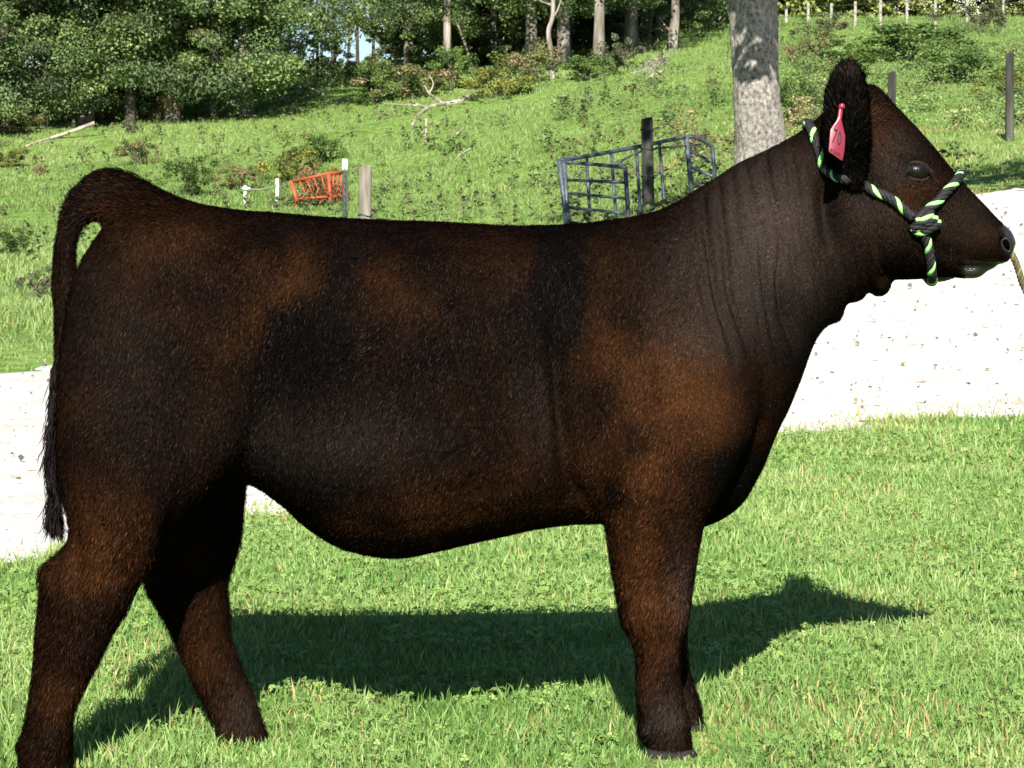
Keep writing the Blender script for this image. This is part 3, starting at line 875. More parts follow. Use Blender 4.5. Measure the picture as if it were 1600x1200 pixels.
def road_w(x, y):
    """signed: positive inside the gravel road (metres to its nearer edge)"""
    n1 = (vnoise(np.stack([x, y, 0 * x], -1).reshape(-1, 3), .9, 71) - .5).reshape(np.shape(x)) * .9
    n2 = (vnoise(np.stack([x, y, 0 * x], -1).reshape(-1, 3), .25, 72) - .5).reshape(np.shape(x)) * .45
    near = np.interp(x, [-30, -6, -1.64, -.95, .2, 1.24, 2.8, 6, 30], [6.5, 7.4, 8.15, 9.3, 10.9, 12.0, 13.7, 16.5, 30])
    far = np.interp(x, [-30, -6, -2.9, 0, 2.0, 3.5, 5.2, 8, 30], [14.6, 16.0, 17.0, 19.4, 23.2, 26.0, 27.2, 29.5, 44])
    return np.minimum((y - near) * .92, (far - y) * .85) + n1 + n2

# one sheet of ground
ny, nx = GX.shape
gv = np.stack([GX, GY, GZ], -1).reshape(-1, 3)
i = np.arange(ny - 1)[:, None] * nx; j = np.arange(nx - 1)[None]
gf = np.stack([i + j, i + j + 1, i + nx + j + 1, i + nx + j], -1).reshape(-1, 4)
gm = mesh_np('ground', gv, gf)
m_g, nt, b = new_mat('turf')
L = nt.links.new
tc = N(nt, 'ShaderNodeTexCoord')
n1 = N(nt, 'ShaderNodeTexNoise'); n1.inputs['Scale'].default_value = .55; n1.inputs['Detail'].default_value = 9; n1.inputs['Roughness'].default_value = .62
n2 = N(nt, 'ShaderNodeTexNoise'); n2.inputs['Scale'].default_value = 5.5; n2.inputs['Detail'].default_value = 6
L(tc.outputs['Object'], n1.inputs['Vector']); L(tc.outputs['Object'], n2.inputs['Vector'])
r1 = N(nt, 'ShaderNodeValToRGB')
r1.color_ramp.elements[0].position = .3; r1.color_ramp.elements[0].color = (.105, .18, .042, 1)
r1.color_ramp.elements[1].position = .72; r1.color_ramp.elements[1].color = (.18, .27, .08, 1)
e = r1.color_ramp.elements.new(.5); e.color = (.14, .228, .056, 1)
L(n1.outputs[0], r1.inputs[0])
r2 = N(nt, 'ShaderNodeValToRGB')
r2.color_ramp.elements[0].position = .32; r2.color_ramp.elements[0].color = (.55, .6, .5, 1)
r2.color_ramp.elements[1].position = .6; r2.color_ramp.elements[1].color = (1.1, 1.05, 1, 1)
L(n2.outputs[0], r2.inputs[0])
mc = N(nt, 'ShaderNodeMix', data_type='RGBA', blend_type='MULTIPLY'); mc.inputs[0].default_value = 1
L(r1.outputs[0], mc.inputs[6]); L(r2.outputs[0], mc.inputs[7]); L(mc.outputs[2], b.inputs['Base Color'])
b.inputs['Roughness'].default_value = .9; b.inputs['Specular IOR Level'].default_value = .1
bp = N(nt, 'ShaderNodeBump'); bp.inputs['Strength'].default_value = .6; bp.inputs['Distance'].default_value = .12
L(n2.outputs[0], bp.inputs['Height']); L(bp.outputs[0], b.inputs['Normal'])
tag(link('ground', gm, m_g), kind='structure')

# gravel road, draped a centimetre above the ground
ry = np.concatenate([np.arange(5.5, 20, .09), np.arange(20, 34, .16), np.arange(34, 46, .5)])
rx = np.concatenate([np.arange(-30, -5, .6), np.arange(-5, 7.5, .09), np.arange(7.5, 30, .6)])
RX, RY = np.meshgrid(rx, ry)
rw = road_w(RX, RY)
RZ = zg(RX, RY) + .012 + .012 * (vnoise(np.stack([RX, RY, 0 * RX], -1).reshape(-1, 3), .5, 3) - .5).reshape(RX.shape) - .03 * smooth(.12, -.05, rw)
a, bq = RX.shape
i = np.arange(a - 1)[:, None] * bq; j = np.arange(bq - 1)[None]
rf = np.stack([i + j, i + j + 1, i + bq + j + 1, i + bq + j], -1).reshape(-1, 4)
keep = rw.ravel()[rf].max(1) > -.02
rf = rf[keep]; used = np.unique(rf); rmap = np.zeros(a * bq, np.int64); rmap[used] = np.arange(len(used))
rm = mesh_np('gravel_road', np.stack([RX, RY, RZ], -1).reshape(-1, 3)[used], rmap[rf])
m_r, nt, b = new_mat('limestone_gravel')
L = nt.links.new
tc = N(nt, 'ShaderNodeTexCoord')
n1 = N(nt, 'ShaderNodeTexNoise'); n1.inputs['Scale'].default_value = 2.2; n1.inputs['Detail'].default_value = 8
v1 = N(nt, 'ShaderNodeTexVoronoi'); v1.inputs['Scale'].default_value = 60; v1.inputs['Randomness'].default_value = 1
v2 = N(nt, 'ShaderNodeTexNoise'); v2.inputs['Scale'].default_value = 9; v2.inputs['Detail'].default_value = 3
for n_ in (n1, v1, v2): L(tc.outputs['Object'], n_.inputs['Vector'])
r1 = N(nt, 'ShaderNodeValToRGB'); r1.color_ramp.elements[0].position = .3; r1.color_ramp.elements[0].color = (.44, .42, .385, 1)
r1.color_ramp.elements[1].position = .6; r1.color_ramp.elements[1].color = (.56, .55, .52, 1)
L(n1.outputs[0], r1.inputs[0])
r2 = N(nt, 'ShaderNodeValToRGB'); r2.color_ramp.elements[0].position = .66; r2.color_ramp.elements[0].color = (1, 1, 1, 1)
r2.color_ramp.elements[1].position = .72; r2.color_ramp.elements[1].color = (.55, .50, .40, 1)
L(v2.outputs[0], r2.inputs[0])
r3 = N(nt, 'ShaderNodeValToRGB'); r3.color_ramp.elements[0].position = .0; r3.color_ramp.elements[0].color = (.72, .71, .70, 1)
r3.color_ramp.elements[1].position = .25; r3.color_ramp.elements[1].color = (1, 1, 1, 1)
sx = N(nt, 'ShaderNodeSeparateColor'); L(v1.outputs['Color'], sx.inputs[0]); L(sx.outputs[0], r3.inputs[0])
mc = N(nt, 'ShaderNodeMix', data_type='RGBA', blend_type='MULTIPLY'); mc.inputs[0].default_value = 1
L(r1.outputs[0], mc.inputs[6]); L(r2.outputs[0], mc.inputs[7])
mc2 = N(nt, 'ShaderNodeMix', data_type='RGBA', blend_type='MULTIPLY'); mc2.inputs[0].default_value = 1
L(mc.outputs[2], mc2.inputs[6]); L(r3.outputs[0], mc2.inputs[7]); L(mc2.outputs[2], b.inputs['Base Color'])
b.inputs['Roughness'].default_value = .9; b.inputs['Specular IOR Level'].default_value = .15
bp = N(nt, 'ShaderNodeBump'); bp.inputs['Strength'].default_value = .5; bp.inputs['Distance'].default_value = .015
L(v1.outputs['Distance'], bp.inputs['Height']); L(bp.outputs[0], b.inputs['Normal'])
tag(link('gravel_road', rm, m_r), kind='structure')

# ------------------------------------------------------------------ grass (uncountable: one object each)
def blades(base, L_, wid, az, lean, tint, bend=.35):
    """bent grass blades: 5 vertices, 3 triangles each"""
    n = len(base)
    h = np.stack([np.cos(az), np.sin(az), 0 * az], 1)
    tw = az + RNG.uniform(-1.2, 1.2, n) + math.pi / 2
    s = np.stack([np.cos(tw), np.sin(tw), 0 * az], 1) * (wid / 2)[:, None]
    up = np.array([0, 0, 1.0])
    d1 = norm(h * np.sin(lean)[:, None] + up * np.cos(lean)[:, None])
    l2 = lean + bend * RNG.uniform(.3, 1.6, n)
    d2 = norm(h * np.sin(l2)[:, None] + up * np.cos(l2)[:, None])
    mid = base + d1 * (L_ * .55)[:, None]; tip = mid + d2 * (L_ * .45)[:, None]
    v = np.stack([base - s, base + s, mid - s * .85, mid + s * .85, tip], 1)
    k = np.arange(n)[:, None] * 5
    f = np.concatenate([k + np.array([[0, 1, 3]]), k + np.array([[0, 3, 2]]), k + np.array([[2, 3, 4]])])
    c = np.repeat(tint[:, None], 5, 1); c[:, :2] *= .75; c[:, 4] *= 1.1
    return v.reshape(-1, 3), f, c.reshape(-1, 3)

def leaves_flat(c, size, nrm, tint, lobes=3):
    """clover-like leaf: a trefoil of three small kites"""
    n = len(c)
    a = norm(np.cross(nrm, RNG.normal(0, 1, (n, 3)))); b_ = np.cross(nrm, a)
    vs = []
    for k in range(lobes):
        t = 2 * math.pi * k / lobes
        d = a * math.cos(t) + b_ * math.sin(t); s = -a * math.sin(t) + b_ * math.cos(t)
        vs.append(np.stack([c, c + d * (.6 * size)[:, None] + s * (.48 * size)[:, None] + nrm * (.12 * size)[:, None], c + d * size[:, None], c + d * (.6 * size)[:, None] - s * (.48 * size)[:, None] + nrm * (.12 * size)[:, None]], 1))
    v = np.concatenate(vs, 1)
    k = np.arange(n)[:, None] * (4 * lobes)
    f = np.concatenate([k + np.array([[4 * q, 4 * q + 1, 4 * q + 2, 4 * q + 3]]) for q in range(lobes)])
    return v.reshape(-1, 3), f, np.repeat(tint, 4 * lobes, 0)

def ramp3(t, a, b_, c):
    t = t[:, None]; a, b_, c = map(np.array, (a, b_, c))
    return np.where(t < .5, a + (b_ - a) * (t * 2), b_ + (c - b_) * (t * 2 - 1))

m_grass = tint_mat('grass_blade', rough=.55, spec=.25, transl=.32, trans_tint=(1.1, 1.1, .5))
def lawn_pts(n, y0, y1, half):
    y = y0 + (y1 - y0) * RNG.random(n) ** .85
    x = RNG.uniform(-1, 1, n) * half(y)
    return x, y
def feet(x, y):
    o = 0
    for u, v, Y in ((1045, 1190, 5.31), (1068, 1150, 5.59), (75, 1225, 5.14), (395, 1182, 5.44)):
        q = P(u, v, Y); o = o + np.exp(-(((x - q[0]) / .10) ** 2 + ((y - q[1] + .10) / .16) ** 2))
    return np.clip(o, 0, 1)
parts = []
for n, y0, y1, wmul, lmul in ((170000, 4.3, 7.0, 1.0, 1.0), (150000, 7.0, 11.0, 1.35, 1.0), (90000, 11.0, 15.5, 1.9, 1.05)):
    x, y = lawn_pts(n, y0, y1, lambda q: .23 * q + .55)
    p0 = np.stack([x, y, 0 * x], 1)
    w_ = road_w(x, y)
    patch = fbm(p0, .55, 81)
    ok = (w_ < .02 + .45 * RNG.random(n) ** 3) & (RNG.random(n) < .55 + .6 * patch) & (y < 14.5)
    x, y, p0, patch, w_ = x[ok], y[ok], p0[ok], patch[ok], w_[ok]
    z = zg(x, y)
    edge = smooth(-.5, .05, w_)
    L_ = RNG.gamma(6, .0050, len(x)) * lmul * (1 - .5 * feet(x, y)) * (.65 + .7 * patch) * (1 + .1 * edge)
    t = np.clip(RNG.normal(.5, .22, len(x)) + .5 * (fbm(p0, 1.3, 86, 2) - .5) + .8 * (fbm(p0, .35, 83) - .5) + .18 * edge, 0, 1)
    tint = ramp3(t, (.095, .195, .042), (.185, .315, .085), (.34, .42, .165))
    dry = RNG.random(len(x)) < .03 + .16 * edge + .14 * smooth(.58, .72, fbm(p0, .7, 87))
    tint[dry] = np.array([.42, .34, .15]) * RNG.uniform(.7, 1.1, (dry.sum(), 1))
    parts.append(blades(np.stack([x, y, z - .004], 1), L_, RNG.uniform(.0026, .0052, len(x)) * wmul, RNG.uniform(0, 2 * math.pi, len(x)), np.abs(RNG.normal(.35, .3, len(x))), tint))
# behind and beside the camera, thin
x = RNG.uniform(-7, 7, 60000); y = RNG.uniform(-3, 12, 60000)
ok = (np.abs(x) > .23 * y + .5) & (road_w(x, y) < 0)
x, y = x[ok], y[ok]
parts.append(blades(np.stack([x, y, zg(x, y)], 1), RNG.uniform(.03, .08, len(x)), np.full(len(x), .009), RNG.uniform(0, 6.28, len(x)), np.abs(RNG.normal(.3, .3, len(x))), ramp3(RNG.random(len(x)), (.08, .17, .02), (.15, .26, .04), (.26, .33, .085))))
def merge(parts):
    vs, fs, cs, o = [], [], [], 0
    for v, f, c in parts:
        vs.append(v); fs.append(f + o); cs.append(c); o += len(v)
    return np.concatenate(vs), fs, np.concatenate(cs)
v, f, c = merge(parts)
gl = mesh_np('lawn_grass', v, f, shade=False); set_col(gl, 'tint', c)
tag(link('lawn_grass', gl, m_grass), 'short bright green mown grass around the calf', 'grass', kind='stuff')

# clover and small broad leaves in the lawn
x, y = lawn_pts(52000, 4.5, 12.5, lambda q: .23 * q + .4)
p0 = np.stack([x, y, 0 * x], 1)
ok = (feet(x, y) < .15) & (fbm(p0, .40, 91) > .47) & (road_w(x, y) < -.02)
x, y, p0 = x[ok], y[ok], p0[ok]
n = len(x)
hgt = RNG.uniform(.012, .034, n)
cn = norm(np.stack([RNG.normal(0, .35, n), RNG.normal(-.25, .35, n), np.ones(n)], 1))
tint = ramp3(np.clip(RNG.normal(.5, .25, n), 0, 1), (.11, .21, .05), (.20, .315, .085), (.30, .39, .13))
v, f, c = leaves_flat(np.stack([x, y, zg(x, y) + hgt], 1), RNG.uniform(.0045, .0095, n) * (1 + .04 * y), cn, tint)
cl = mesh_np('clover', v, f, shade=False); set_col(cl, 'tint', c)
tag(link('clover', cl, m_grass), 'small trefoil clover leaves scattered through the mown grass', 'clover', kind='stuff')

# specks on the road: leaf litter and stones
n = 1900
x = RNG.uniform(-4.5, 8, n * 3); y = RNG.uniform(7, 28, n * 3)
ok = road_w(x, y) > .05; x, y = x[ok][:n], y[ok][:n]; n = len(x)
cn = norm(np.stack([RNG.normal(0, .3, n), RNG.normal(-.4, .3, n), np.ones(n)], 1))
lit = np.where(RNG.random((n, 1)) < .5, np.array([[.20, .17, .08]]), np.array([[.10, .10, .105]])) * RNG.uniform(.7, 1.4, (n, 1))
cn = norm(cn + RNG.normal(0, .3, cn.shape)); v, f, c = leaves_flat(np.stack([x, y, zg(x, y) + .022], 1), RNG.uniform(.006, .026, n) * (.8 + .05 * y), cn, lit, 1)
st = mesh_np('leaf_litter', v, f, shade=False); set_col(st, 'tint', c)
tag(link('leaf_litter', st, m_grass), 'dry leaf bits and dark stone chips strewn over the pale gravel', 'litter', kind='stuff')

# pasture beyond the road
m_past = tint_mat('pasture_blade', rough=.6, spec=.2, transl=.3, trans_tint=(1.1, 1.1, .6))
def pasture_pts(n, y0, y1, pw=1.0, mar=2.5):
    y = y0 + (y1 - y0) * RNG.random(n) ** pw
    x = RNG.uniform(-1, 1, n) * (.208 * y + mar)
    return x, y
parts = []
for n, y0, y1, l0, l1, wd in ((70000, 14, 24, .06, .15, .009), (110000, 24, 42, .04, .12, .013), (130000, 42, 72, .05, .14, .018), (50000, 72, 128, .10, .24, .03)):
    x, y = pasture_pts(n, y0, y1)
    p0 = np.stack([x, y, 0 * x], 1)
    pt = fbm(p0, 1.6, 101, 3); pt2 = fbm(p0, 7.0, 102, 2)
    ok = (road_w(x, y) < -.02) & (RNG.random(n) < .25 + 1.1 * pt) & (y > np.where(x < 0, 13, 12.5))
    x, y, p0, pt, pt2 = x[ok], y[ok], p0[ok], pt[ok], pt2[ok]
    uu = 800 + FOC * x / y
    t = np.clip(RNG.normal(.5, .2, len(x)) + 1.2 * (pt2 - .5), 0, 1)
    tint = ramp3(t, (.125, .205, .055), (.195, .288, .088), (.285, .35, .138))
    dryz = .02 + .55 * smooth(.57, .70, fbm(p0, 2.6, 104, 2)) * smooth(850, 1150, uu) * smooth(60, 40, y)
    dry = RNG.random(len(x)) < dryz
    tint[dry] = np.array([.42, .32, .14]) * RNG.uniform(.7, 1.1, (dry.sum(), 1))
    # lush mown verge right at the far road edge
    L_ = RNG.uniform(l0, l1, len(x)) * (.5 + 1.0 * pt)
    verge = (road_w(x, y) > -2.2)
    L_ = np.where(verge, L_ * .6, L_)
    parts.append(blades(np.stack([x, y, zg(x, y) - .01], 1), L_, np.full(len(x), wd) * RNG.uniform(.7, 1.3, len(x)), RNG.uniform(0, 6.28, len(x)), np.abs(RNG.normal(.45, .3, len(x))), tint))
v, f, c = merge(parts)
pm = mesh_np('pasture_grass', v, f, shade=False); set_col(pm, 'tint', c)
tag(link('pasture_grass', pm, m_past), 'rough grazed grass covering the hillside pasture', 'grass', kind='stuff')

# leafy weeds in clumps over the pasture and the bank on the right
def leaf_quads(c, size, nrm, tint, el=1.7):
    n = len(c)
    a = norm(np.cross(nrm, RNG.normal(0, 1, (n, 3)))); b_ = np.cross(nrm, a)
    l = (size * el / 2)[:, None]; w = (size / 2)[:, None]
    v = np.stack([c - a * l, c + b_ * w + nrm * w * .25, c + a * l, c - b_ * w + nrm * w * .25], 1)
    k = np.arange(n)[:, None] * 4
    return v.reshape(-1, 3), k + np.array([[0, 1, 2, 3]]), np.repeat(tint, 4, 0)
m_leaf = tint_mat('leaf', rough=.5, spec=.3, transl=.28, trans_tint=(1.1, 1.15, .5))
parts = []
def weed_field(nc, sel, hmin, hmax, rad, nl, ls, cols):
    x, y = pasture_pts(nc * 6, 24, 100, .9)
    uu = 800 + FOC * x / y
    ok = sel(uu, y, x) & (road_w(x, y) < -1.0)
    x, y = x[ok][:nc], y[ok][:nc]
    for k in range(len(x)):
        m = int(nl * RNG.uniform(.5, 1.5)); h = RNG.uniform(hmin, hmax); r = rad * RNG.uniform(.5, 1.3)
        q = RNG.random(m) ** .7
        px = x[k] + RNG.normal(0, r * .5, m) * (1.1 - .5 * q); py = y[k] + RNG.normal(0, r * .5, m) * (1.1 - .5 * q)
        c = np.stack([px, py, zg(px, py) + h * q], 1)
        nr = norm(np.stack([RNG.normal(0, .6, m), RNG.normal(-.3, .6, m), np.ones(m)], 1))
        base = np.array(cols[RNG.integers(len(cols))]) * RNG.uniform(.75, 1.25)
        parts.append(leaf_quads(c, ls * RNG.uniform(.6, 1.4, m), nr, base[None] * RNG.lognormal(0, .22, m)[:, None]))
GREENS = [(.065, .105, .032), (.08, .125, .035), (.085, .12, .045), (.10, .115, .05)]
weed_field(220, lambda u, y, x: (fbm(np.stack([x, y, 0 * x], 1), 9, 111, 2) > .45), .15, .42, .24, 34, .05, GREENS)
weed_field(800, lambda u, y, x: (u < 1250) & (y > 30) & (y < 90), .16, .36, .10, 16, .045, [(.075, .10, .04), (.09, .12, .045), (.10, .105, .05)])
weed_field(110, lambda u, y, x: (u > 850) & (u < 1150) & (y < 60), .25, .6, .35, 44, .05, GREENS + [(.13, .10, .045)])
weed_field(90, lambda u, y, x: (u > 1215) & (y > 31) & (y < 95), .25, .75, .8, 520, .034, [(.15, .22, .075), (.17, .25, .085), (.12, .175, .06), (.19, .235, .09)])
weed_field(60, lambda u, y, x: (u > 1060) & (u < 1340) & (y > 30) & (y < 60), .4, .9, .45, 180, .034, [(.26, .21, .11), (.20, .17, .085), (.10, .14, .05)])
v, f, c = merge(parts)
wm = mesh_np('pasture_weeds', v, f, shade=False); set_col(wm, 'tint', c)
tag(link('pasture_weeds', wm, m_leaf), 'leafy weeds and brambles dotted in clumps over the pasture', 'weeds', kind='stuff')

# white flowers beyond the far fence
n = 190
uu = np.concatenate([RNG.normal(1505, 14, 130), RNG.uniform(1330, 1600, 60)]); yy = RNG.uniform(92, 108, n); xx = (uu - 800) * yy / FOC
c = np.stack([xx, yy, zg(xx, yy) + RNG.uniform(.5, 1.3, n)], 1)
v, f, cc = leaf_quads(c, RNG.uniform(.03, .07, n), norm(np.stack([RNG.normal(0, .5, n), -1 + 0 * uu, .8 + 0 * uu], 1)), np.full((n, 3), .72), 1.0)
fm = mesh_np('white_flowers', v, f, shade=False); set_col(fm, 'tint', cc)
tag(link('white_flowers', fm, m_leaf), 'white wildflowers blooming along the far fence line', 'flowers', kind='stuff')
# ------------------------------------------------------------------ trees and shrubs
m_bark = noise_mat('bark_grey', (.10, .085, .07), (.33, .30, .26), 5, .9, c3=(.20, .175, .15), bump=.8, stretch=(1, 1, .25), bdist=.03)
m_barkd = noise_mat('bark_dark', (.03, .026, .022), (.10, .085, .07), 6, .9, bump=.8, stretch=(1, 1, .25), bdist=.03)
m_pale = noise_mat('bark_pale', (.20, .17, .135), (.40, .355, .29), 5, .85, bump=.5, stretch=(1, 1, .2), bdist=.02)

def crown_mesh(name, clusters, per, lsize, cols, spread=.5, flat=.55, seed=0):
    """clusters: (N,4) centre + radius"""
    rg = np.random.default_rng(seed)
    vs = []
    n = len(clusters)
    idx = np.repeat(np.arange(n), per)
    m = len(idx)
    dirs = norm(rg.normal(0, 1, (m, 3))) * (rg.random(m) ** .45)[:, None]
    c = clusters[idx, :3] + dirs * clusters[idx, 3:4] * np.array([1, 1, flat])
    nr = norm(dirs * .6 + rg.normal(0, .55, (m, 3)) + np.array([0, -.15, .55]))
    ccol = np.array(cols)[rg.integers(len(cols), size=n)] * rg.uniform(.72, 1.3, (n, 1))
    tint = ccol[idx] * rg.lognormal(0, .2, m)[:, None]
    global RNG
    keep = RNG; RNG = rg
    v, f, c2 = leaf_quads(c, lsize * rg.uniform(.6, 1.35, m), nr, tint, 1.6)
    RNG = keep
    me = mesh_np(name, v, f, shade=False); set_col(me, 'tint', c2)
    return me

def branchy(mb, base, top, r0, r1, nb, spread, seed, wob=.12, m=0, z0=.35):
    rg = np.random.default_rng(seed)
    k = 9
    t = np.linspace(0, 1, k)
    pts = base + (top - base) * t[:, None] + np.cumsum(rg.normal(0, wob / k ** .5, (k, 3)) * np.array([1, 1, 0]), 0) * t[:, None]
    rr = r0 + (r1 - r0) * t; rr[0] *= 1.35
    mb.tube(pts, rr, 9, m=m)
    for q in range(nb):
        a = rg.uniform(z0, .98); i = a * (k - 1); i0 = int(i)
        p = pts[i0] + (pts[min(i0 + 1, k - 1)] - pts[i0]) * (i - i0)
        az = rg.uniform(0, 2 * math.pi); l = spread * rg.uniform(.5, 1.1)
        d = np.array([math.cos(az), math.sin(az), rg.uniform(.1, .8)])
        e = p + d * l * .5; g_ = e + (d + np.array([0, 0, rg.uniform(-.2, .5)]) + rg.normal(0, .2, 3)) * l * .5
        mb.tube(crom(np.array([p, e, g_]), 4), np.linspace(rr[i0] * .45, .012, 9), 6, m=m)
    return pts

def tree_proto(name, H, r0, zlow, rad, ncl, per, ls, cols, seed, mat, lean=(0, 0), nb=10):
    root = empty(name)
    mb = MB()
    top = np.array([lean[0], lean[1], H * .92])
    branchy(mb, np.array([0, 0, -.3]), top, r0, r0 * .35, nb, rad * .9, seed)
    mb.build('trunk', mat, root)
    rg = np.random.default_rng(seed + 5)
    cl = []
    while len(cl) < ncl:
        p = rg.uniform(-1, 1, 3)
        r = math.hypot(p[0], p[1])
        if r > 1: continue
        zz = zlow + (H - zlow) * (p[2] * .5 + .5)
        prof = math.sin(math.pi * min(1, max(0.12, ((zz - zlow) / (H - zlow)) * .8 + .22))) ** .6
        if rg.random() > .35 + .65 * r: continue
        cl.append((p[0] * rad * prof + lean[0] * zz / H, p[1] * rad * prof + lean[1] * zz / H, zz, rg.uniform(.32, .75) * rad / 2.4))
    cme = crown_mesh('crown', np.array(cl), per, ls, cols, seed=seed)
    link('crown', cme, m_leaf, root)
    return root

def copy_thing(o, loc, rotz=0.0, sc=1.0):
    c = o.copy(); COL.objects.link(c); c.location = loc; c.rotation_euler = (0, 0, rotz); c.scale = (sc, sc, sc)
    for ch in list(o.children):
        d = ch.copy(); COL.objects.link(d); d.parent = c
        for g_ in list(ch.children):
            e_ = g_.copy(); COL.objects.link(e_); e_.parent = d
    return c

MID = [(0.087, 0.128, 0.045), (0.106, 0.156, 0.053), (0.130, 0.179, 0.062), (0.080, 0.115, 0.052)]
LIGHT_ = [(0.146, 0.205, 0.070), (0.172, 0.230, 0.078), (0.119, 0.172, 0.061)]
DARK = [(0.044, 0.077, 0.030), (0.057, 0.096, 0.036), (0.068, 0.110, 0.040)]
OLIVE = [(0.138, 0.153, 0.068), (0.113, 0.139, 0.064), (0.163, 0.175, 0.078)]
leafy = [tree_proto('leafy_tree', 10, .17, .5, 2.9, 170, 330, .058, MID, 1, m_barkd),
         tree_proto('leafy_tree', 11, .20, .8, 3.2, 180, 330, .060, LIGHT_ + MID, 2, m_bark),
         tree_proto('leafy_tree', 9, .15, .3, 2.6, 160, 330, .056, OLIVE + MID, 3, m_barkd)]
tall = [tree_proto('tall_tree', 14, .20, 1.7, 3.2, 170, 300, .062, MID + LIGHT_, 11, m_bark, nb=12),
        tree_proto('tall_tree', 13, .16, 1.4, 2.8, 160, 300, .060, DARK + MID, 12, m_bark, nb=12)]
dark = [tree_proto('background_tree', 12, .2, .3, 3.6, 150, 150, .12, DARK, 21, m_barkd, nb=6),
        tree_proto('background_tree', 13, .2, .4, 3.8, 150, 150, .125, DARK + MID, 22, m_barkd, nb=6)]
ORD = ['first', 'second', 'third', 'fourth', 'fifth', 'sixth', 'seventh', 'eighth', 'ninth', 'tenth', 'eleventh', 'twelfth', 'thirteenth', 'fourteenth', 'fifteenth', 'sixteenth', 'seventeenth', 'eighteenth', 'nineteenth', 'twentieth', 'twenty-first', 'twenty-second', 'twenty-third', 'twenty-fourth', 'twenty-fifth', 'twenty-sixth']
used_proto = set()
def place_tree(protos, k, loc, rot, sc):
    o = protos[k]
    if id(o) not in used_proto:
        used_proto.add(id(o)); o.location = loc; o.rotation_euler = (0, 0, rot); o.scale = (sc, sc, sc)
        return o
    return copy_thing(o, loc, rot, sc)
def at_line(u, v, dy=0.0):
    g_ = ground_at(u, v)
    if dy:
        y = g_[1] + dy; x = (u - 800) / FOC * y
        g_ = np.array([x, y, float(zg(x, y))])
    return g_
row1 = [(-330, 212, 1), (-240, 210, 0), (-150, 208, 2), (-60, 206, 0), (10, 202, 2), (70, 198, 0), (135, 196, 1), (205, 193, 2), (270, 190, 1), (335, 187, 0), (385, 181, 1)]
for q, (u, v, k) in enumerate(row1):
    g_ = at_line(u, v)
    o = place_tree(leafy, k, tuple(g_), RNG.uniform(0, 6.28), RNG.uniform(.8, 1.05))
    tag(o, 'low-branched leafy tree at the wood edge, %s from the left of its row' % ORD[q], 'tree', 'leafy trees along the left wood edge')
row2 = [(640, 118, 0, .8), (700, 122, 1, .85), (755, 104, 1, .9), (830, 108, 0, .95), (880, 106, 0, 1.), (935, 96, 1, 1.), (985, 84, 0, 1.), (1030, 66, 1, .95)]
for q, (u, v, k, sc) in enumerate(row2):
    g_ = at_line(u, v, RNG.uniform(1.5, 4))
    o = place_tree(tall, k, tuple(g_), RNG.uniform(0, 6.28), sc)
    tag(o, 'tall grey-trunked tree with raised crown in the wood, %s from the left' % ORD[q], 'tree', 'tall trees in the middle of the wood')
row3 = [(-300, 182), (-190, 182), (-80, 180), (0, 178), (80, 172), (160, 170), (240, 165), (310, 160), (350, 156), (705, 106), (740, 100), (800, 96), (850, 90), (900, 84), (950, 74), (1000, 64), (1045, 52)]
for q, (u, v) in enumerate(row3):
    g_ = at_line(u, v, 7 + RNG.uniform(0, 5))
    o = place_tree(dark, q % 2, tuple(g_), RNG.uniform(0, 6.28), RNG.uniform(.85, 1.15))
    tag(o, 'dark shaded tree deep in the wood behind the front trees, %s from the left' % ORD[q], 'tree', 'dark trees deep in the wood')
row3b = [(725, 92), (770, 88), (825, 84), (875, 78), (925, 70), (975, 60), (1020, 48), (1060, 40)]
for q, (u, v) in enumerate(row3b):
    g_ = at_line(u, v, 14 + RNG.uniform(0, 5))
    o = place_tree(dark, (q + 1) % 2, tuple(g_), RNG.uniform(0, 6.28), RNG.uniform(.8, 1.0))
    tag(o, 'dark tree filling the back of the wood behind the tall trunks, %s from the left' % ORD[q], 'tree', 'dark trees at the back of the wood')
slender = tree_proto('slender_tree', 11, .075, 1.6, 1.3, 70, 110, .06, LIGHT_ + OLIVE, 51, m_barkd, nb=14)
for q, (u, v, sc) in enumerate([(498, 112, .8), (522, 106, .9), (560, 104, 1.0), (585, 102, .9)]):
    g_ = at_line(u, v, 2.5 + q % 2 * 2)
    o = place_tree([slender], 0, tuple(g_), RNG.uniform(0, 6.28), sc)
    tag(o, 'thin sparse tree at the gap in the wood, %s from the left of four' % ORD[q], 'tree', 'sparse trees at the gap in the wood')
young = [tree_proto('young_tree', 3.6, .05, .25, 1.25, 70, 120, .07, LIGHT_ + MID, 41, m_barkd, nb=7), tree_proto('young_tree', 3.2, .045, .15, 1.3, 64, 120, .07, OLIVE + DARK, 42, m_barkd, nb=7)]
for q, (u, v, k, sc) in enumerate([(505, 112, 1, .7), (612, 100, 0, .75), (655, 112, 1, 1.), (690, 114, 0, .9), (745, 108, 1, .8), (795, 104, 0, .9), (838, 104, 1, .9), (893, 88, 1, 1.1), (1000, 70, 1, .8), (1075, 52, 0, .8)]):
    g_ = at_line(u, v, 1.5)
    o = place_tree(young, k, tuple(g_), RNG.uniform(0, 6.28), sc)
    tag(o, 'small young tree growing among the tall trunks of the wood, %s from the left' % ORD[q], 'tree', 'young trees among the tall trunks')
row4 = [(1075, 26), (1100, 26), (1130, 22), (1165, 22), (1210, 20), (1250, 18), (1285, 18), (1320, 16), (1355, 16), (1390, 14), (1425, 14), (1460, 14), (1495, 14), (1530, 12), (1565, 12), (1600, 12), (1640, 12)]
hedge = tree_proto('hedge_tree', 3.6, .10, -.3, 2.2, 150, 70, .15, [(.19, .235, .07), (.23, .26, .085), (.27, .28, .11)], 31, m_barkd, nb=6)
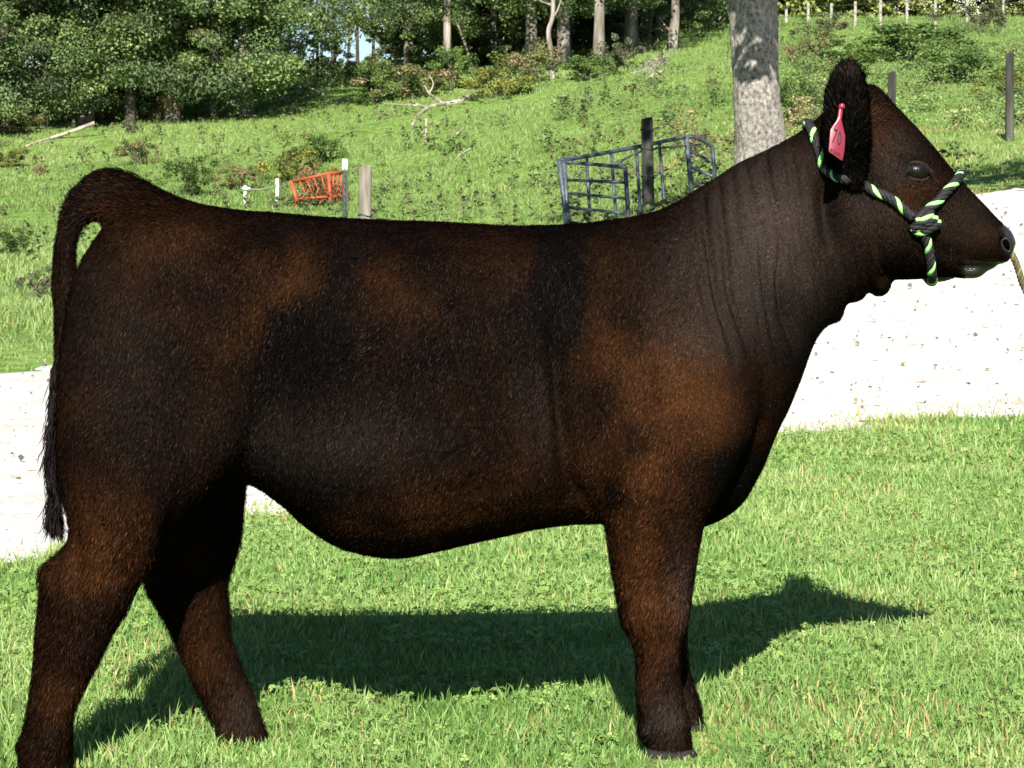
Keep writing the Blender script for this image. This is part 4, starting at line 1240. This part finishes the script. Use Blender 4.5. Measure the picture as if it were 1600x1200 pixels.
for q, (u, v) in enumerate(row4):
    y = 122 + RNG.uniform(-3, 5); x = (u - 800) / FOC * y
    o = place_tree([hedge], 0, (x, y, float(zg(x, y))), RNG.uniform(0, 6.28), RNG.uniform(.8, 1.2))
    tag(o, 'yellow-green bushy tree beyond the far fence, %s from the left' % ORD[q], 'tree', 'bushy trees beyond the far fence')

# bare and pale trunks standing at the wood edge
def bare_trunk(label, pix, r, mat, dy=0.0, name='bare_trunk', twigs=0):
    """pix: (u, v) from the base upwards"""
    b0 = at_line(*pix[0], dy)
    pts = np.array([P(u, v, b0[1]) for u, v in pix])
    pts[0] = b0
    pts = np.concatenate([[pts[0] - np.array([0, 0, .2])], pts])
    root = empty(name, tuple(b0)); mb = MB()
    c = crom(pts, 5); rr = np.linspace(r, r * .55, len(c)); rr[:4] *= np.array([1.4, 1.25, 1.12, 1.05])
    mb.tube(c - b0, rr, 10); mb.build('trunk', mat, root)
    rg = np.random.default_rng(int(pix[0][0]))
    for k in range(twigs):
        i = rg.integers(len(c) // 3, len(c) - 1); p = c[i]
        d = np.array([rg.uniform(-1, 1), rg.uniform(-.6, .3), rg.uniform(.2, .9)])
        m2 = MB(); m2.tube(crom(np.array([p, p + d * .5, p + d * 1.0 + np.array([0, 0, .2])]), 4) - b0, np.linspace(r * .4, .012, 9), 6)
        m2.build('limb', mat, root)
    return tag(root, label, 'tree trunk')
bare_trunk('pale dead trunk leaning left, left one of a forked pair above the fallen branch', [(621, 95), (606, 50), (592, 10), (584, -30), (570, -90)], .10, m_pale, 1.5, twigs=2)
bare_trunk('slimmer pale dead trunk of a forked pair, touching its partner at the base', [(623, 94), (616, 45), (611, 5), (606, -30), (600, -80)], .075, m_pale, 1.5, twigs=1)
bare_trunk('straight grey trunk, left one of two close trunks above the yellow shrub', [(772, 104), (771, 60), (770, 20), (768, -60)], .13, m_bark, 0, twigs=1)
bare_trunk('grey trunk leaning left, right one of two close trunks above the yellow shrub', [(811, 96), (806, 60), (800, 20), (795, -60)], .12, m_bark, 0, twigs=2)
bare_trunk('thin crooked trunk right of the two straight grey trunks', [(863, 122), (862, 90), (857, 50), (864, 20), (862, -50)], .09, m_bark, 0, twigs=2)
bare_trunk('slender whitish sapling stem leaning left of the two straight grey trunks', [(738, 112), (730, 80), (718, 45), (712, 35)], .05, m_pale, -.3)
bare_trunk('dark slim trunk by the dark hollow at the right end of the wood', [(1015, 76), (1014, 50), (1018, 20), (1024, -40)], .09, m_barkd, 0)
bare_trunk('short grey trunk standing in the shade of the dark hollow', [(962, 60), (960, 40), (957, 10), (955, -40)], .11, m_barkd, 2)
bare_trunk('thick fluted grey trunk at the right end of the wood', [(1050, 80), (1052, 55), (1055, 25), (1056, -30)], .20, m_bark, 0, twigs=1)
bare_trunk('dark thin trunk beside the gap of sky', [(545, 104), (546, 60), (548, 10), (550, -60)], .07, m_barkd, 2)
bare_trunk('dark crooked trunk left of the gap of sky', [(523, 104), (525, 65), (522, 30), (527, -40)], .11, m_barkd, 4, twigs=2)

# shrubs
def shrub_mesh(seed, cols, w, h, n, per, ls):
    rg = np.random.default_rng(seed)
    cl = np.stack([rg.normal(0, w * .36, n), rg.normal(0, w * .36, n), np.abs(rg.normal(.45, .27, n)) * h, rg.uniform(.12, .28, n) * w], 1)
    return crown_mesh('foliage', cl, per, ls, cols, seed=seed, flat=.8)
BROWN = [(.200, .156, .081), (.163, .150, .069), (.138, .156, .056)]
RUST = [(.275, .181, .094), (.213, .163, .075), (.150, .150, .062)]
YEL = [(.213, .206, .044), (.163, .181, .040), (.125, .150, .037)]
GRN = [(.069, .119, .027), (.094, .150, .035), (.056, .100, .025)]
GREY = [(.106, .106, .062), (.125, .119, .075), (.088, .106, .050)]
shrub_kinds = {}
for nm, cols, sd in (('brown', BROWN, 201), ('rust', RUST, 202), ('yellow', YEL, 203), ('green', GRN, 204), ('grey', GREY, 205)):
    shrub_kinds[nm] = shrub_mesh(sd, cols, 1.0, 1.0, 26, 150, .042)
stem_me = None
def shrub(kind, u, v, wpx, hpx, label):
    global stem_me
    g_ = ground_at(u, v); s = g_[1] / FOC
    root = empty('shrub', tuple(g_)); root.rotation_euler = (0, 0, RNG.uniform(0, 6.28))
    f_ = bpy.data.objects.new('foliage', shrub_kinds[kind]); COL.objects.link(f_); f_.parent = root
    if not shrub_kinds[kind].materials: shrub_kinds[kind].materials.append(m_leaf)
    if stem_me is None:
        mb = MB()
        for k in range(7):
            a = k * .9; d = np.array([math.cos(a) * .22, math.sin(a) * .22, .5])
            mb.tube(crom(np.array([[0, 0, -.05], d * .5, d + np.array([d[0] * .3, d[1] * .3, .15])]), 3), np.linspace(.02, .006, 7), 5)
        st_ = mb.build('stem', m_barkd, root); stem_me = st_.data
    else:
        st_ = bpy.data.objects.new('stem', stem_me); COL.objects.link(st_); st_.parent = root
    root.scale = (wpx * s / 1.05, wpx * s / 1.05, hpx * s / .95)
    return tag(root, label, 'shrub')
for a in [('yellow', 12, 262, 44, 34, 'round yellow-green shrub at the left edge of the picture on the hillside'),
          ('rust', 120, 193, 42, 32, 'rust-brown shrub in front of the dark wood hollow on the left'),
          ('brown', 172, 192, 30, 26, 'small brown shrub between the rust shrub and the bright yellow-green one'),
          ('yellow', 213, 190, 48, 36, 'bright yellow-green shrub at the foot of the left wood'),
          ('rust', 266, 190, 36, 38, 'rust-tipped shrub right of the bright yellow-green one at the wood foot'),
          ('grey', 202, 208, 22, 20, 'small greyish thistle clump below the bright yellow-green shrub'),
          ('brown', 20, 208, 60, 34, 'brown and green shrub at the far left foot of the wood'),
          ('brown', 214, 258, 42, 38, 'brown-green shrub alone on the open hillside above the raised tail'),
          ('green', 300, 306, 60, 56, 'leafy green shrub on the hillside right of the raised tail head'),
          ('brown', 374, 296, 46, 36, 'browned shrub behind the white wire fence stakes'),
          ('yellow', 450, 282, 66, 58, 'yellow-tinged shrub behind the orange hay feeder'),
          ('green', 500, 258, 50, 44, 'green shrub behind the right end of the orange hay feeder'),
          ('green', 486, 322, 62, 16, 'low leafy weed patch at the foot of the orange hay feeder'),
          ('rust', 62, 275, 18, 18, 'tiny reddish shrub on the slope left of the raised tail'),
          ('green', 20, 400, 50, 40, 'low green shrub at the left edge beyond the road'),
          ('grey', 60, 470, 40, 50, 'greyish weedy shrub just left of the hanging tail'),
          ('grey', 560, 130, 70, 42, 'pale greyish brush mound below the gap of sky'),
          ('green', 588, 162, 70, 60, 'rounded green shrub left of the fallen branch'),
          ('brown', 640, 154, 80, 54, 'browned shrub behind the fallen branch'),
          ('green', 705, 140, 60, 60, 'green shrub between the fallen branch and the wood'),
          ('yellow', 775, 152, 86, 54, 'wide yellow shrub below the two straight grey trunks'),
          ('brown', 830, 134, 56, 58, 'dry brown shrub right of the wide yellow shrub'),
          ('green', 915, 124, 60, 34, 'low green shrub in front of the dark hollow of the wood'),
          ('grey', 972, 108, 44, 50, 'purplish grey shrub at the right of the dark hollow'),
          ('green', 1062, 76, 30, 28, 'small green shrub beside the thick fluted trunk'),
          ('grey', 1290, 62, 50, 38, 'greyish green shrub below the far fence right of the big trunk'),
          ('green', 1240, 196, 50, 70, 'dark green bramble shrub between the big tree trunk and the raised ear'),
          ('green', 1420, 95, 120, 54, 'wide dense green bramble on the bank above the calf\'s head'),
          ('grey', 1530, 52, 60, 48, 'grey-green shrub in front of the far fence at the upper right'),
          ('green', 1320, 120, 90, 48, 'spreading green bramble behind the raised ear'),
          ('green', 1495, 130, 110, 44, 'low spreading green bramble left of the right-hand wooden post'),
          ('yellow', 1590, 150, 70, 40, 'pale green shrub at the right edge beyond the wooden post'),
          ('brown', 1258, 120, 40, 60, 'dry brown weedy shrub just right of the big tree trunk'),
          ('brown', 1085, 245, 40, 40, 'dry brownish weed shrub left of the big tree trunk')]:
    shrub(*a)

# ------------------------------------------------------------------ the big roadside tree
TY_ = 24.0
root = empty('roadside_tree', tuple(P(1184, 360, TY_)))
o0 = np.array(root.location); o0[2] = float(zg(o0[0], TY_)); root.location = tuple(o0)
mb = MB()
prof = [(400, 1136, 1240), (340, 1142, 1232), (240, 1147, 1226), (180, 1145, 1222), (120, 1144, 1217), (60, 1143, 1216), (10, 1141, 1214), (-30, 1136, 1216), (-80, 1128, 1224)]
cs = np.array([P((l + r) / 2, v, TY_) for v, l, r in prof]); rs = np.array([(r - l) / 2 * TY_ / FOC for v, l, r in prof])
cs[0, 2] = min(cs[0, 2], o0[2] - .1)
cf = crom(np.concatenate([cs, rs[:, None]], 1), 12)
nseg = 72
th = np.linspace(0, 2 * math.pi, nseg, endpoint=False)
rings = []
for k, row in enumerate(cf):
    pts = row[:3] + row[3] * np.stack([np.cos(th), np.sin(th), 0 * th], 1)
    rings.append(pts)
R_ = np.array(rings)
flatp = R_.reshape(-1, 3)
lum = (fbm(flatp * np.array([1, 1, .35]), .07, 301, 3) - .5) * .035 + (fbm(flatp, .35, 302, 2) - .5) * .04
out = np.stack([np.cos(th), np.sin(th), 0 * th], 1)
R_ = R_ + (lum.reshape(len(cf), nseg)[:, :, None]) * out[None]
v_, q_, t_ = rings_mesh(list(R_))
mb.add(v_ - o0, q_, t_)
m_bigbark, nt, b = new_mat('big_bark')
L = nt.links.new
tc = N(nt, 'ShaderNodeTexCoord'); mp = N(nt, 'ShaderNodeMapping'); mp.inputs['Scale'].default_value = (1, 1, .7)
L(tc.outputs['Object'], mp.inputs[0])
n1 = N(nt, 'ShaderNodeTexNoise'); n1.inputs['Scale'].default_value = 30; n1.inputs['Detail'].default_value = 8; n1.inputs['Roughness'].default_value = .7
n2 = N(nt, 'ShaderNodeTexNoise'); n2.inputs['Scale'].default_value = 3.2; n2.inputs['Detail'].default_value = 7; n2.inputs['Roughness'].default_value = .65
L(mp.outputs[0], n1.inputs['Vector']); L(mp.outputs[0], n2.inputs['Vector'])
r1 = N(nt, 'ShaderNodeValToRGB'); r1.color_ramp.elements[0].position = .36; r1.color_ramp.elements[0].color = (.06, .055, .048, 1)
r1.color_ramp.elements[1].position = .66; r1.color_ramp.elements[1].color = (.42, .40, .365, 1)
e = r1.color_ramp.elements.new(.48); e.color = (.205, .19, .17, 1)
L(n1.outputs[0], r1.inputs[0])
r2 = N(nt, 'ShaderNodeValToRGB'); r2.color_ramp.elements[0].position = .42; r2.color_ramp.elements[0].color = (.85, .84, .82, 1)
r2.color_ramp.elements[1].position = .62; r2.color_ramp.elements[1].color = (1.15, 1.16, 1.12, 1)
L(n2.outputs[0], r2.inputs[0])
mc = N(nt, 'ShaderNodeMix', data_type='RGBA', blend_type='MULTIPLY'); mc.inputs[0].default_value = 1
L(r1.outputs[0], mc.inputs[6]); L(r2.outputs[0], mc.inputs[7]); L(mc.outputs[2], b.inputs['Base Color'])
b.inputs['Roughness'].default_value = .9
bp = N(nt, 'ShaderNodeBump'); bp.inputs['Strength'].default_value = 1; bp.inputs['Distance'].default_value = .05
L(n1.outputs[0], bp.inputs['Height']); L(bp.outputs[0], b.inputs['Normal'])
# limbs and crown above the picture
top = cs[-1]
ends = []
for k, (dx, dy, dz) in enumerate(((-1.6, -1.5, 2.2), (1.9, -.6, 2.0), (3.6, .6, 2.6), (.4, 1.2, 3.2), (-.6, .4, 3.8), (5.0, -.2, 3.0))):
    e_ = top + np.array([dx, dy, dz])
    mid = (top + e_) / 2 + np.array([0, 0, -.1 + .2 * (k % 2)])
    mb.tube(crom(np.array([top - np.array([0, 0, .15]), mid, e_]), 6) - o0, np.linspace(.20 if k != 5 else .14, .05, 13), 10)
    ends += [mid, e_]
mb.build('trunk', m_bigbark, root)
rg = np.random.default_rng(77)
cl = []
for e_ in ends[1::2] + ends[::2]:
    for k in range(9):
        p = e_ + rg.normal(0, .75, 3) * np.array([1, 1, .6])
        if p[2] > 3.55: cl.append((*p, rg.uniform(.35, .7)))
# hanging sprays in front of the trunk that throw the dapple on the bark
for k in range(16):
    p = np.array([2.33 + rg.uniform(-.32, .12), 21.9 + rg.uniform(-.8, .9), 4.35 + rg.uniform(-.3, .75)])
    cl.append((*p, .26))
cl = np.array(cl); cl[:, :3] -= o0
link('crown', crown_mesh('crown', cl, 60, .11, MID + LIGHT_, seed=78), m_leaf, root)
tag(root, 'big grey-barked tree trunk with lichen standing by the road behind the calf\'s neck', 'tree')

# ------------------------------------------------------------------ posts, gates, feeder
m_wood = noise_mat('weathered_wood', (.10, .09, .075), (.34, .30, .24), 9, .9, c3=(.21, .185, .15), bump=.6, stretch=(1, 1, .12), bdist=.012)
m_woodd = noise_mat('dark_wood', (.018, .019, .017), (.085, .08, .066), 9, .9, bump=.6, stretch=(1, 1, .12), bdist=.012)
m_pgrey = noise_mat('pale_post', (.20, .19, .17), (.36, .34, .31), 6, .85, stretch=(1, 1, .2))
m_white = noise_mat('white_paint', (.62, .61, .58), (.82, .81, .78), 12, .6)
m_steelg = noise_mat('dark_green_steel', (.012, .022, .018), (.035, .05, .042), 14, .55)
m_blue = noise_mat('blue_grey_steel', (.030, .042, .055), (.085, .11, .135), 20, .5, c3=(.055, .07, .085), metal=.2)
m_wire = plain_mat('wire', (.16, .16, .16), .5, .5, .6)
m_orange = noise_mat('orange_paint', (.26, .040, .018), (.40, .075, .030), 9, .55)
m_hay = None

def wood_post(label, u, vtop, wpx, Y, mat, vbase=None, name='wooden_post', lean=0.0, wires=(), round_=True):
    x = (u - 800) / FOC * Y
    zb = float(zg(x, Y))
    r = wpx * Y / FOC / 2
    zt = float(P(u, vtop, Y)[2])
    root = empty(name, (x, Y, zb)); mb = MB()
    zs = np.array([-.25, .0, .25 * (zt - zb), .6 * (zt - zb), zt - zb - .02, zt - zb])
    rr = np.array([1.08, 1.06, 1.02, 1, .98, .86]) * r
    nn = 14; th = np.linspace(0, 2 * math.pi, nn, endpoint=False)
    rg = np.random.default_rng(int(u * 7))
    ec = 1 + rg.normal(0, .05, nn)
    rings = [np.stack([np.cos(th) * a * ec + lean * z_, np.sin(th) * a * ec, z_ + (.012 * np.cos(th) if k == 5 else 0 * th)], 1) for k, (z_, a) in enumerate(zip(zs, rr))]
    mb.add(*rings_mesh(rings)); mb.build('post', mat, root)
    for (zz, d) in wires:
        m2 = MB(); th = np.linspace(0, 2 * math.pi, 17)
        m2.tube(np.stack([np.cos(th) * (r * 1.06) + lean * zz, np.sin(th) * (r * 1.06), zz + .012 * np.sin(th * 2)], 1), .007, 6, cap=False)
        m2.tube(np.array([[r * .9 + lean * zz, -r * .5, zz], [r * 1.9 + lean * zz, -r * .8, zz + .03]]), .006, 6)
        m2.build('wire_tie', m_steelg, root)
    return tag(root, label, 'post')
wood_post('thick weathered grey post beside the green metal stake, above the calf\'s hip', 571, 259, 20, 27, m_wood, wires=((.55, 0),))
wood_post('tall dark weathered post standing among the blue-grey gate panels', 1013, 184, 19.5, 30.6, m_woodd, lean=-.02, wires=((.95, 0), (.62, 0), (1.18, 0)))
wood_post('dark post just behind the calf\'s poll', 1390, 112, 13, 34, m_woodd)
wood_post('single grey post on the bank at the right edge, lower half sunlit', 1574, 82, 13.5, 35.5, m_woodd, lean=-.012)
# green stake with a white cap
Ys = 26.6; xs = (540 - 800) / FOC * Ys; zb = float(zg(xs, Ys)); zt = float(P(541, 249, Ys)[2])
root = empty('metal_stake', (xs, Ys, zb)); mb = MB(); hgt = zt - zb
mb.box((0, .018, hgt / 2 - .1), (.05, .006, hgt - .05), bev=.001); mb.box((0, 0, hgt / 2 - .1), (.010, .032, hgt - .05), bev=.001)
for k in range(14): mb.box((0, -.019, .12 + k * .07), (.014, .008, .02), bev=.001)
mb.build('stake', m_steelg, root)
mb = MB(); mb.box((0, .006, hgt - .055), (.058, .052, .12), bev=.008); mb.build('cap', m_white, root)
tag(root, 'dark green metal fence stake with a white cap', 'fence stake')
# two white stakes with a wire rail
def stake(label, u, vt, vb, wpx, name='white_stake', Y=None, mat=None, cat='stake'):
    g_ = ground_at(u, vb) if Y is None else np.array([(u - 800) / FOC * Y, Y, float(zg((u - 800) / FOC * Y, Y))])
    r = wpx * g_[1] / FOC / 2; h = float(P(u, vt, g_[1])[2]) - g_[2]
    root = empty(name, tuple(g_)); mb = MB()
    mb.tube(np.array([[0, 0, -.15], [0, 0, .1], [.01, 0, h * .5], [.012, 0, h - .01], [.012, 0, h]]), [r * 1.05, r * 1.03, r, r * .98, r * .8], 10)
    mb.build('stake', mat or m_white, root)
    return tag(root, label, cat), g_, h
a_, ga, ha = stake('white stake at the left end of the short wire', 383.5, 290, 322, 5, Y=45)
c_, gc, hc = stake('white stake at the right end of the short wire, left of the hay feeder', 433.5, 279, 322, 5.5, Y=45)
mb = MB(); pw = np.array([ga + np.array([0, -.03, ha - .05]), (ga + gc) / 2 + np.array([0, -.03, ha * .5 + hc * .5 - .13]), gc + np.array([0, -.03, hc - .12])])
o_ = empty('fence_wire', tuple(pw[0])); mb.tube(crom(pw, 6) - pw[0], .012, 6); mb.build('wire', m_wire, o_)
mb = MB(); mb.tube(np.array([[-.03, 0, 0], [.0, -.02, 0], [.10, 0, -.01]]), .03, 8); mb.build('insulator', m_white, o_)
tag(o_, 'short grey fence wire strung between the two white stakes', 'wire')
stake('slim pale stick upright on the slope below the fallen branch', 665, 185, 222, 4.2, name='upright_stick', mat=m_pale, cat='stick')

# far fence
far_posts = [(1088, 16, 48, 100, m_woodd), (1122, 14, 40, 104, m_pgrey), (1225, 8, 44, 100, m_pgrey), (1259, 5, 42, 99, m_pgrey), (1295, 5, 34, 98, m_pgrey), (1332, 2, 38, 97, m_pgrey), (1371, 0, 32, 96, m_pgrey), (1412, -3, 32, 95, m_pgrey), (1456, -6, 30, 94, m_pgrey), (1505, -10, 24, 93, m_pgrey), (1561, -14, 24, 92, m_pgrey), (1622, -18, 24, 91, m_pgrey)]
fproto = None; tops = []
for q, (u, vt, vb, Y, mt) in enumerate(far_posts):
    x = (u - 800) / FOC * Y; zb = float(zg(x, Y)); h = float(P(u, vt, Y)[2]) - zb
    root = empty('fence_post', (x, Y, zb)); mb = MB(); r = 3.9 * Y / FOC / 2
    mb.box((0, 0, h / 2 - .2), (2 * r, 2 * r, h + .4), bev=.01); mb.build('post', mt, root)
    tag(root, ('dark old fence post at the end of the wood' if q == 0 else 'pale far fence post %s from the left in its line along the hilltop' % ORD[q - 1]), 'fence post', 'far fence posts along the hilltop')
    tops.append(np.array([x, Y - .07, zb + h]))
o_ = empty('far_fence_wire', tuple(tops[1])); 
for dz in (.12, .45, .8):
    mb = MB(); mb.tube(np.array([p - np.array([0, 0, dz]) for p in tops[1:]]) - tops[1], .009, 5); mb.build('strand', m_wire, o_)
tag(o_, 'thin wire strands strung along the far hilltop fence posts', 'wire')

# the blue-grey tubular gate panels
YG = 31.0
def gp(u, v, dy=0.0): return P(u, v, YG + dy)
def panel(label, tubes, posts):
    """tubes: list of pixel/depth polylines; posts: the same for uprights"""
    o0 = gp(*posts[0][0][:2], posts[0][0][2]); o0 = np.array([o0[0], o0[1], float(zg(o0[0], o0[1]))])
    root = empty('gate_panel', tuple(o0))
    for nm, lst in (('rail', tubes), ('upright', posts)):
        for pl in lst:
            *pix, r = pl
            pts = np.array([gp(*p) for p in pix])
            if nm == 'upright':
                pts = np.concatenate([pts, [[pts[-1][0] + .01, pts[-1][1], float(zg(pts[-1][0], pts[-1][1])) + .04]]])
            if len(pts) > 2 and nm == 'rail': pts = crom(pts, 5)
            mb = MB(); mb.tube(pts - o0, r, 9); mb.build(nm, m_blue, root)
    return tag(root, label, 'gate')
panel('blue-grey tubular gate panel turned towards the camera, left of the dark post',
      [((881, 253, 0), (930, 257, -.3), (978, 262, -.6), .022), ((884, 281, 0), (976, 285, -.6), .019), ((885, 302, 0), (978, 310, -.6), .019), ((887, 324, 0), (979, 334, -.6), .019), ((889, 347, 0), (981, 358, -.6), .019)],
      [((873, 248, 0), (885, 345, 0), .030), ((881, 252, 0), (888, 345, -.06), .026), ((977, 262, -.6), (981, 330, -.6), .028)])
panel('long blue-grey gate panel with few uprights running behind the dark post',
      [((876, 250, .06), (905, 246, .3), (993, 230, 1.1), (1040, 220, 1.5), (1072, 214, 1.8), .026), ((962, 257, .8), (998, 238, 1.1), (1045, 230, 1.5), (1094, 226, 2.0), .012)],
      [((917, 247, .4), (921, 333, .4), .020), ((955, 240, .75), (962, 330, .75), .021), ((994, 231, 1.1), (1000, 325, 1.1), .022), ((1030, 224, 1.4), (1038, 316, 1.4), .021)])
panel('curved-topped blue-grey gate panel at the right end beside the calf\'s crest',
      [((1072, 214, 1.8), (1084, 214, 1.8), (1097, 219, 1.7), (1109, 226, 1.6), (1114, 233, 1.5), .026), ((1078, 237, 1.8), (1113, 252, 1.5), .019), ((1079, 261, 1.8), (1114, 276, 1.5), .019), ((1080, 284, 1.8), (1115, 298, 1.5), .019), ((1081, 306, 1.8), (1116, 320, 1.5), .019)],
      [((1072, 211, 1.8), (1080, 294, 1.8), .034), ((1113, 231, 1.5), (1117, 275, 1.5), .026)])

# orange hay feeder with hay in it
YF = 44.0
def fp(u, v, dy=0.0): return P(u, v, YF + dy)
g0 = np.array([(497 - 800) / FOC * YF, YF, 0]); g0[2] = float(zg(g0[0], YF))
root = empty('hay_feeder', tuple(g0))
A = fp(455, 284); B = fp(513, 271, -.15); C_ = fp(538, 270, .55); D = fp(482, 281, .75)
base = lambda p: np.array([p[0], p[1], float(zg(p[0], p[1])) + .03])
A2 = fp(463, 311); B2 = fp(516, 307, -.15); C2 = fp(542, 305, .55); D2 = fp(490, 309, .75)
for nm, (p, q) in {'corner_post': (A, A2), 'corner_post.1': (B, B2), 'corner_post.2': (C_, C2), 'corner_post.3': (D, D2)}.items():
    mb = MB(); mb.tube(np.array([p, q, base(q) - np.array([0, 0, .05])]) - g0, .032, 8); mb.build('corner_post', m_orange, root)
for p, q in ((A, B), (B, C_), (C_, D), (D, A), (A2, B2), (B2, C2), (C2, D2), (D2, A2)):
    mb = MB(); mb.tube(np.array([p, q]) - g0, .024, 8); mb.build('rail', m_orange, root)
for t in (.22, .40, .60, .80):
    mb = MB(); mb.tube(np.array([A + (B - A) * t, A2 + (B2 - A2) * min(1, t + .12)]) - g0, .012, 6); mb.build('bar', m_orange, root)
for t in (.25, .5, .75):
    mb = MB(); mb.tube(np.array([B + (C_ - B) * t, B2 + (C2 - B2) * t]) - g0, .018, 6); mb.build('bar', m_orange, root)
tag(root, 'orange metal hay feeder rack standing on the lower hillside', 'hay feeder')
n = 5200
rg = np.random.default_rng(5)
s, t = rg.random((2, n)); h = rg.random(n) ** 1.3
cen = (A2 * ((1 - s) * (1 - t))[:, None] + B2 * (s * (1 - t))[:, None] + C2 * (s * t)[:, None] + D2 * ((1 - s) * t)[:, None])
hh = (.28 + .36 * np.exp(-((s - .12) / .16) ** 2) + .16 * np.exp(-((s - .6) / .2) ** 2)) * (.75 + .5 * vnoise(cen, .2, 6))
cen = cen + np.stack([0 * h, 0 * h, h * hh - .08], 1)
az = rg.uniform(0, 6.28, n)
tn = ramp3(rg.random(n), (.18, .11, .05), (.32, .21, .10), (.45, .32, .17))
v, f, c = blades(cen - g0, rg.uniform(.06, .16, n), np.full(n, .014), az, rg.uniform(.5, 2.2, n), tn, .8)
hm = mesh_np('hay', v, f, shade=False); set_col(hm, 'tint', c)
ho = link('hay', hm, tint_mat('hay_straw', .8, .15, .2)); ho.location = tuple(g0)
tag(ho, 'loose tan hay heaped inside the orange feeder rack', 'hay')

# fallen wood
def fallen(label, lines, name='fallen_branch', off=.05, Y=None, cat='branch', mat=None):
    u0, v0 = lines[0][0][0][:2]
    g_ = ground_at(u0, v0) if Y is None else None
    Yb = g_[1] if Y is None else Y
    org = P(u0, v0, Yb)
    root = empty(name, tuple(org))
    for k, (pix, r0, r1) in enumerate(lines):
        pts = np.array([P(p[0], p[1], min(Yb + 1.2, float(ground_at(p[0], p[1] + 1.5)[1]) - .05)) for p in pix])
        c = crom(pts, 5)
        mb = MB(); mb.tube(c - org, np.linspace(r0 * .7, r1 * .7, len(c)), 8); mb.build('log' if k == 0 else 'limb', mat or m_pale, root)
    return tag(root, label, cat)
z = lambda a, b_: (400 + a / 3.53, b_ / 3.53)
fallen('big pale forked dead branch fallen on the slope below the wood',
       [([z(1195, 533), z(1120, 560), z(1060, 572), z(1000, 580), z(950, 597), z(905, 628), z(862, 688)], .12, .045),
        ([z(950, 597), z(900, 580), z(848, 552)], .06, .025), ([z(900, 578), z(850, 582), z(760, 576), z(700, 570)], .05, .02), ([z(775, 578), z(752, 606)], .03, .015),
        ([z(1025, 568), z(985, 540), z(955, 515), z(928, 470)], .07, .03), ([z(955, 514), z(974, 480), z(975, 450), z(955, 415)], .028, .014)])
fallen('long thin pale log lying on the slope at the left', [([(40, 229), (75, 217), (110, 206), (148, 192)], .05, .075)], name='fallen_log', cat='log')
fallen('short pale log poking out of the wood at the left of the brush mound', [([(505, 148), (492, 141), (478, 134)], .05, .04)], name='fallen_log', cat='log')
fallen('small pale stick lying below the brush mound', [([(520, 166), (530, 158), (538, 151)], .035, .025)], name='fallen_stick', cat='stick')
fallen('white split log lying alone below the brush pile', [([(1016, 121), (1026, 116), (1037, 110)], .07, .06)], name='fallen_log', cat='log')
fallen('bent pale stick on the mid slope right of the upright stick', [([(714, 210), (720, 204), (726, 199)], .03, .025)], name='fallen_stick', cat='stick')
fallen('low pale stick on the slope above the calf\'s back', [([(715, 245), (725, 238), (736, 232)], .03, .025)], name='fallen_stick', cat='stick')
rg = np.random.default_rng(9)
fallen('brush pile of grey dead sticks below the thick fluted trunk', [([(985 + rg.uniform(0, 40), 108 + rg.uniform(-10, 10)), (1010 + rg.uniform(0, 25), 100 + rg.uniform(-8, 6)), (1030 + rg.uniform(0, 22), 88 + rg.uniform(-8, 10))], .03, .012) for k in range(18)] , name='brush_pile', cat='brush pile', mat=m_bark)
fallen('pale dead limb leaning across the gap of sky', [([(592, 68), (575, 52), (556, 35)], .045, .025), ([(590, 62), (578, 45), (570, 38)], .03, .015)], name='leaning_limb', cat='branch')
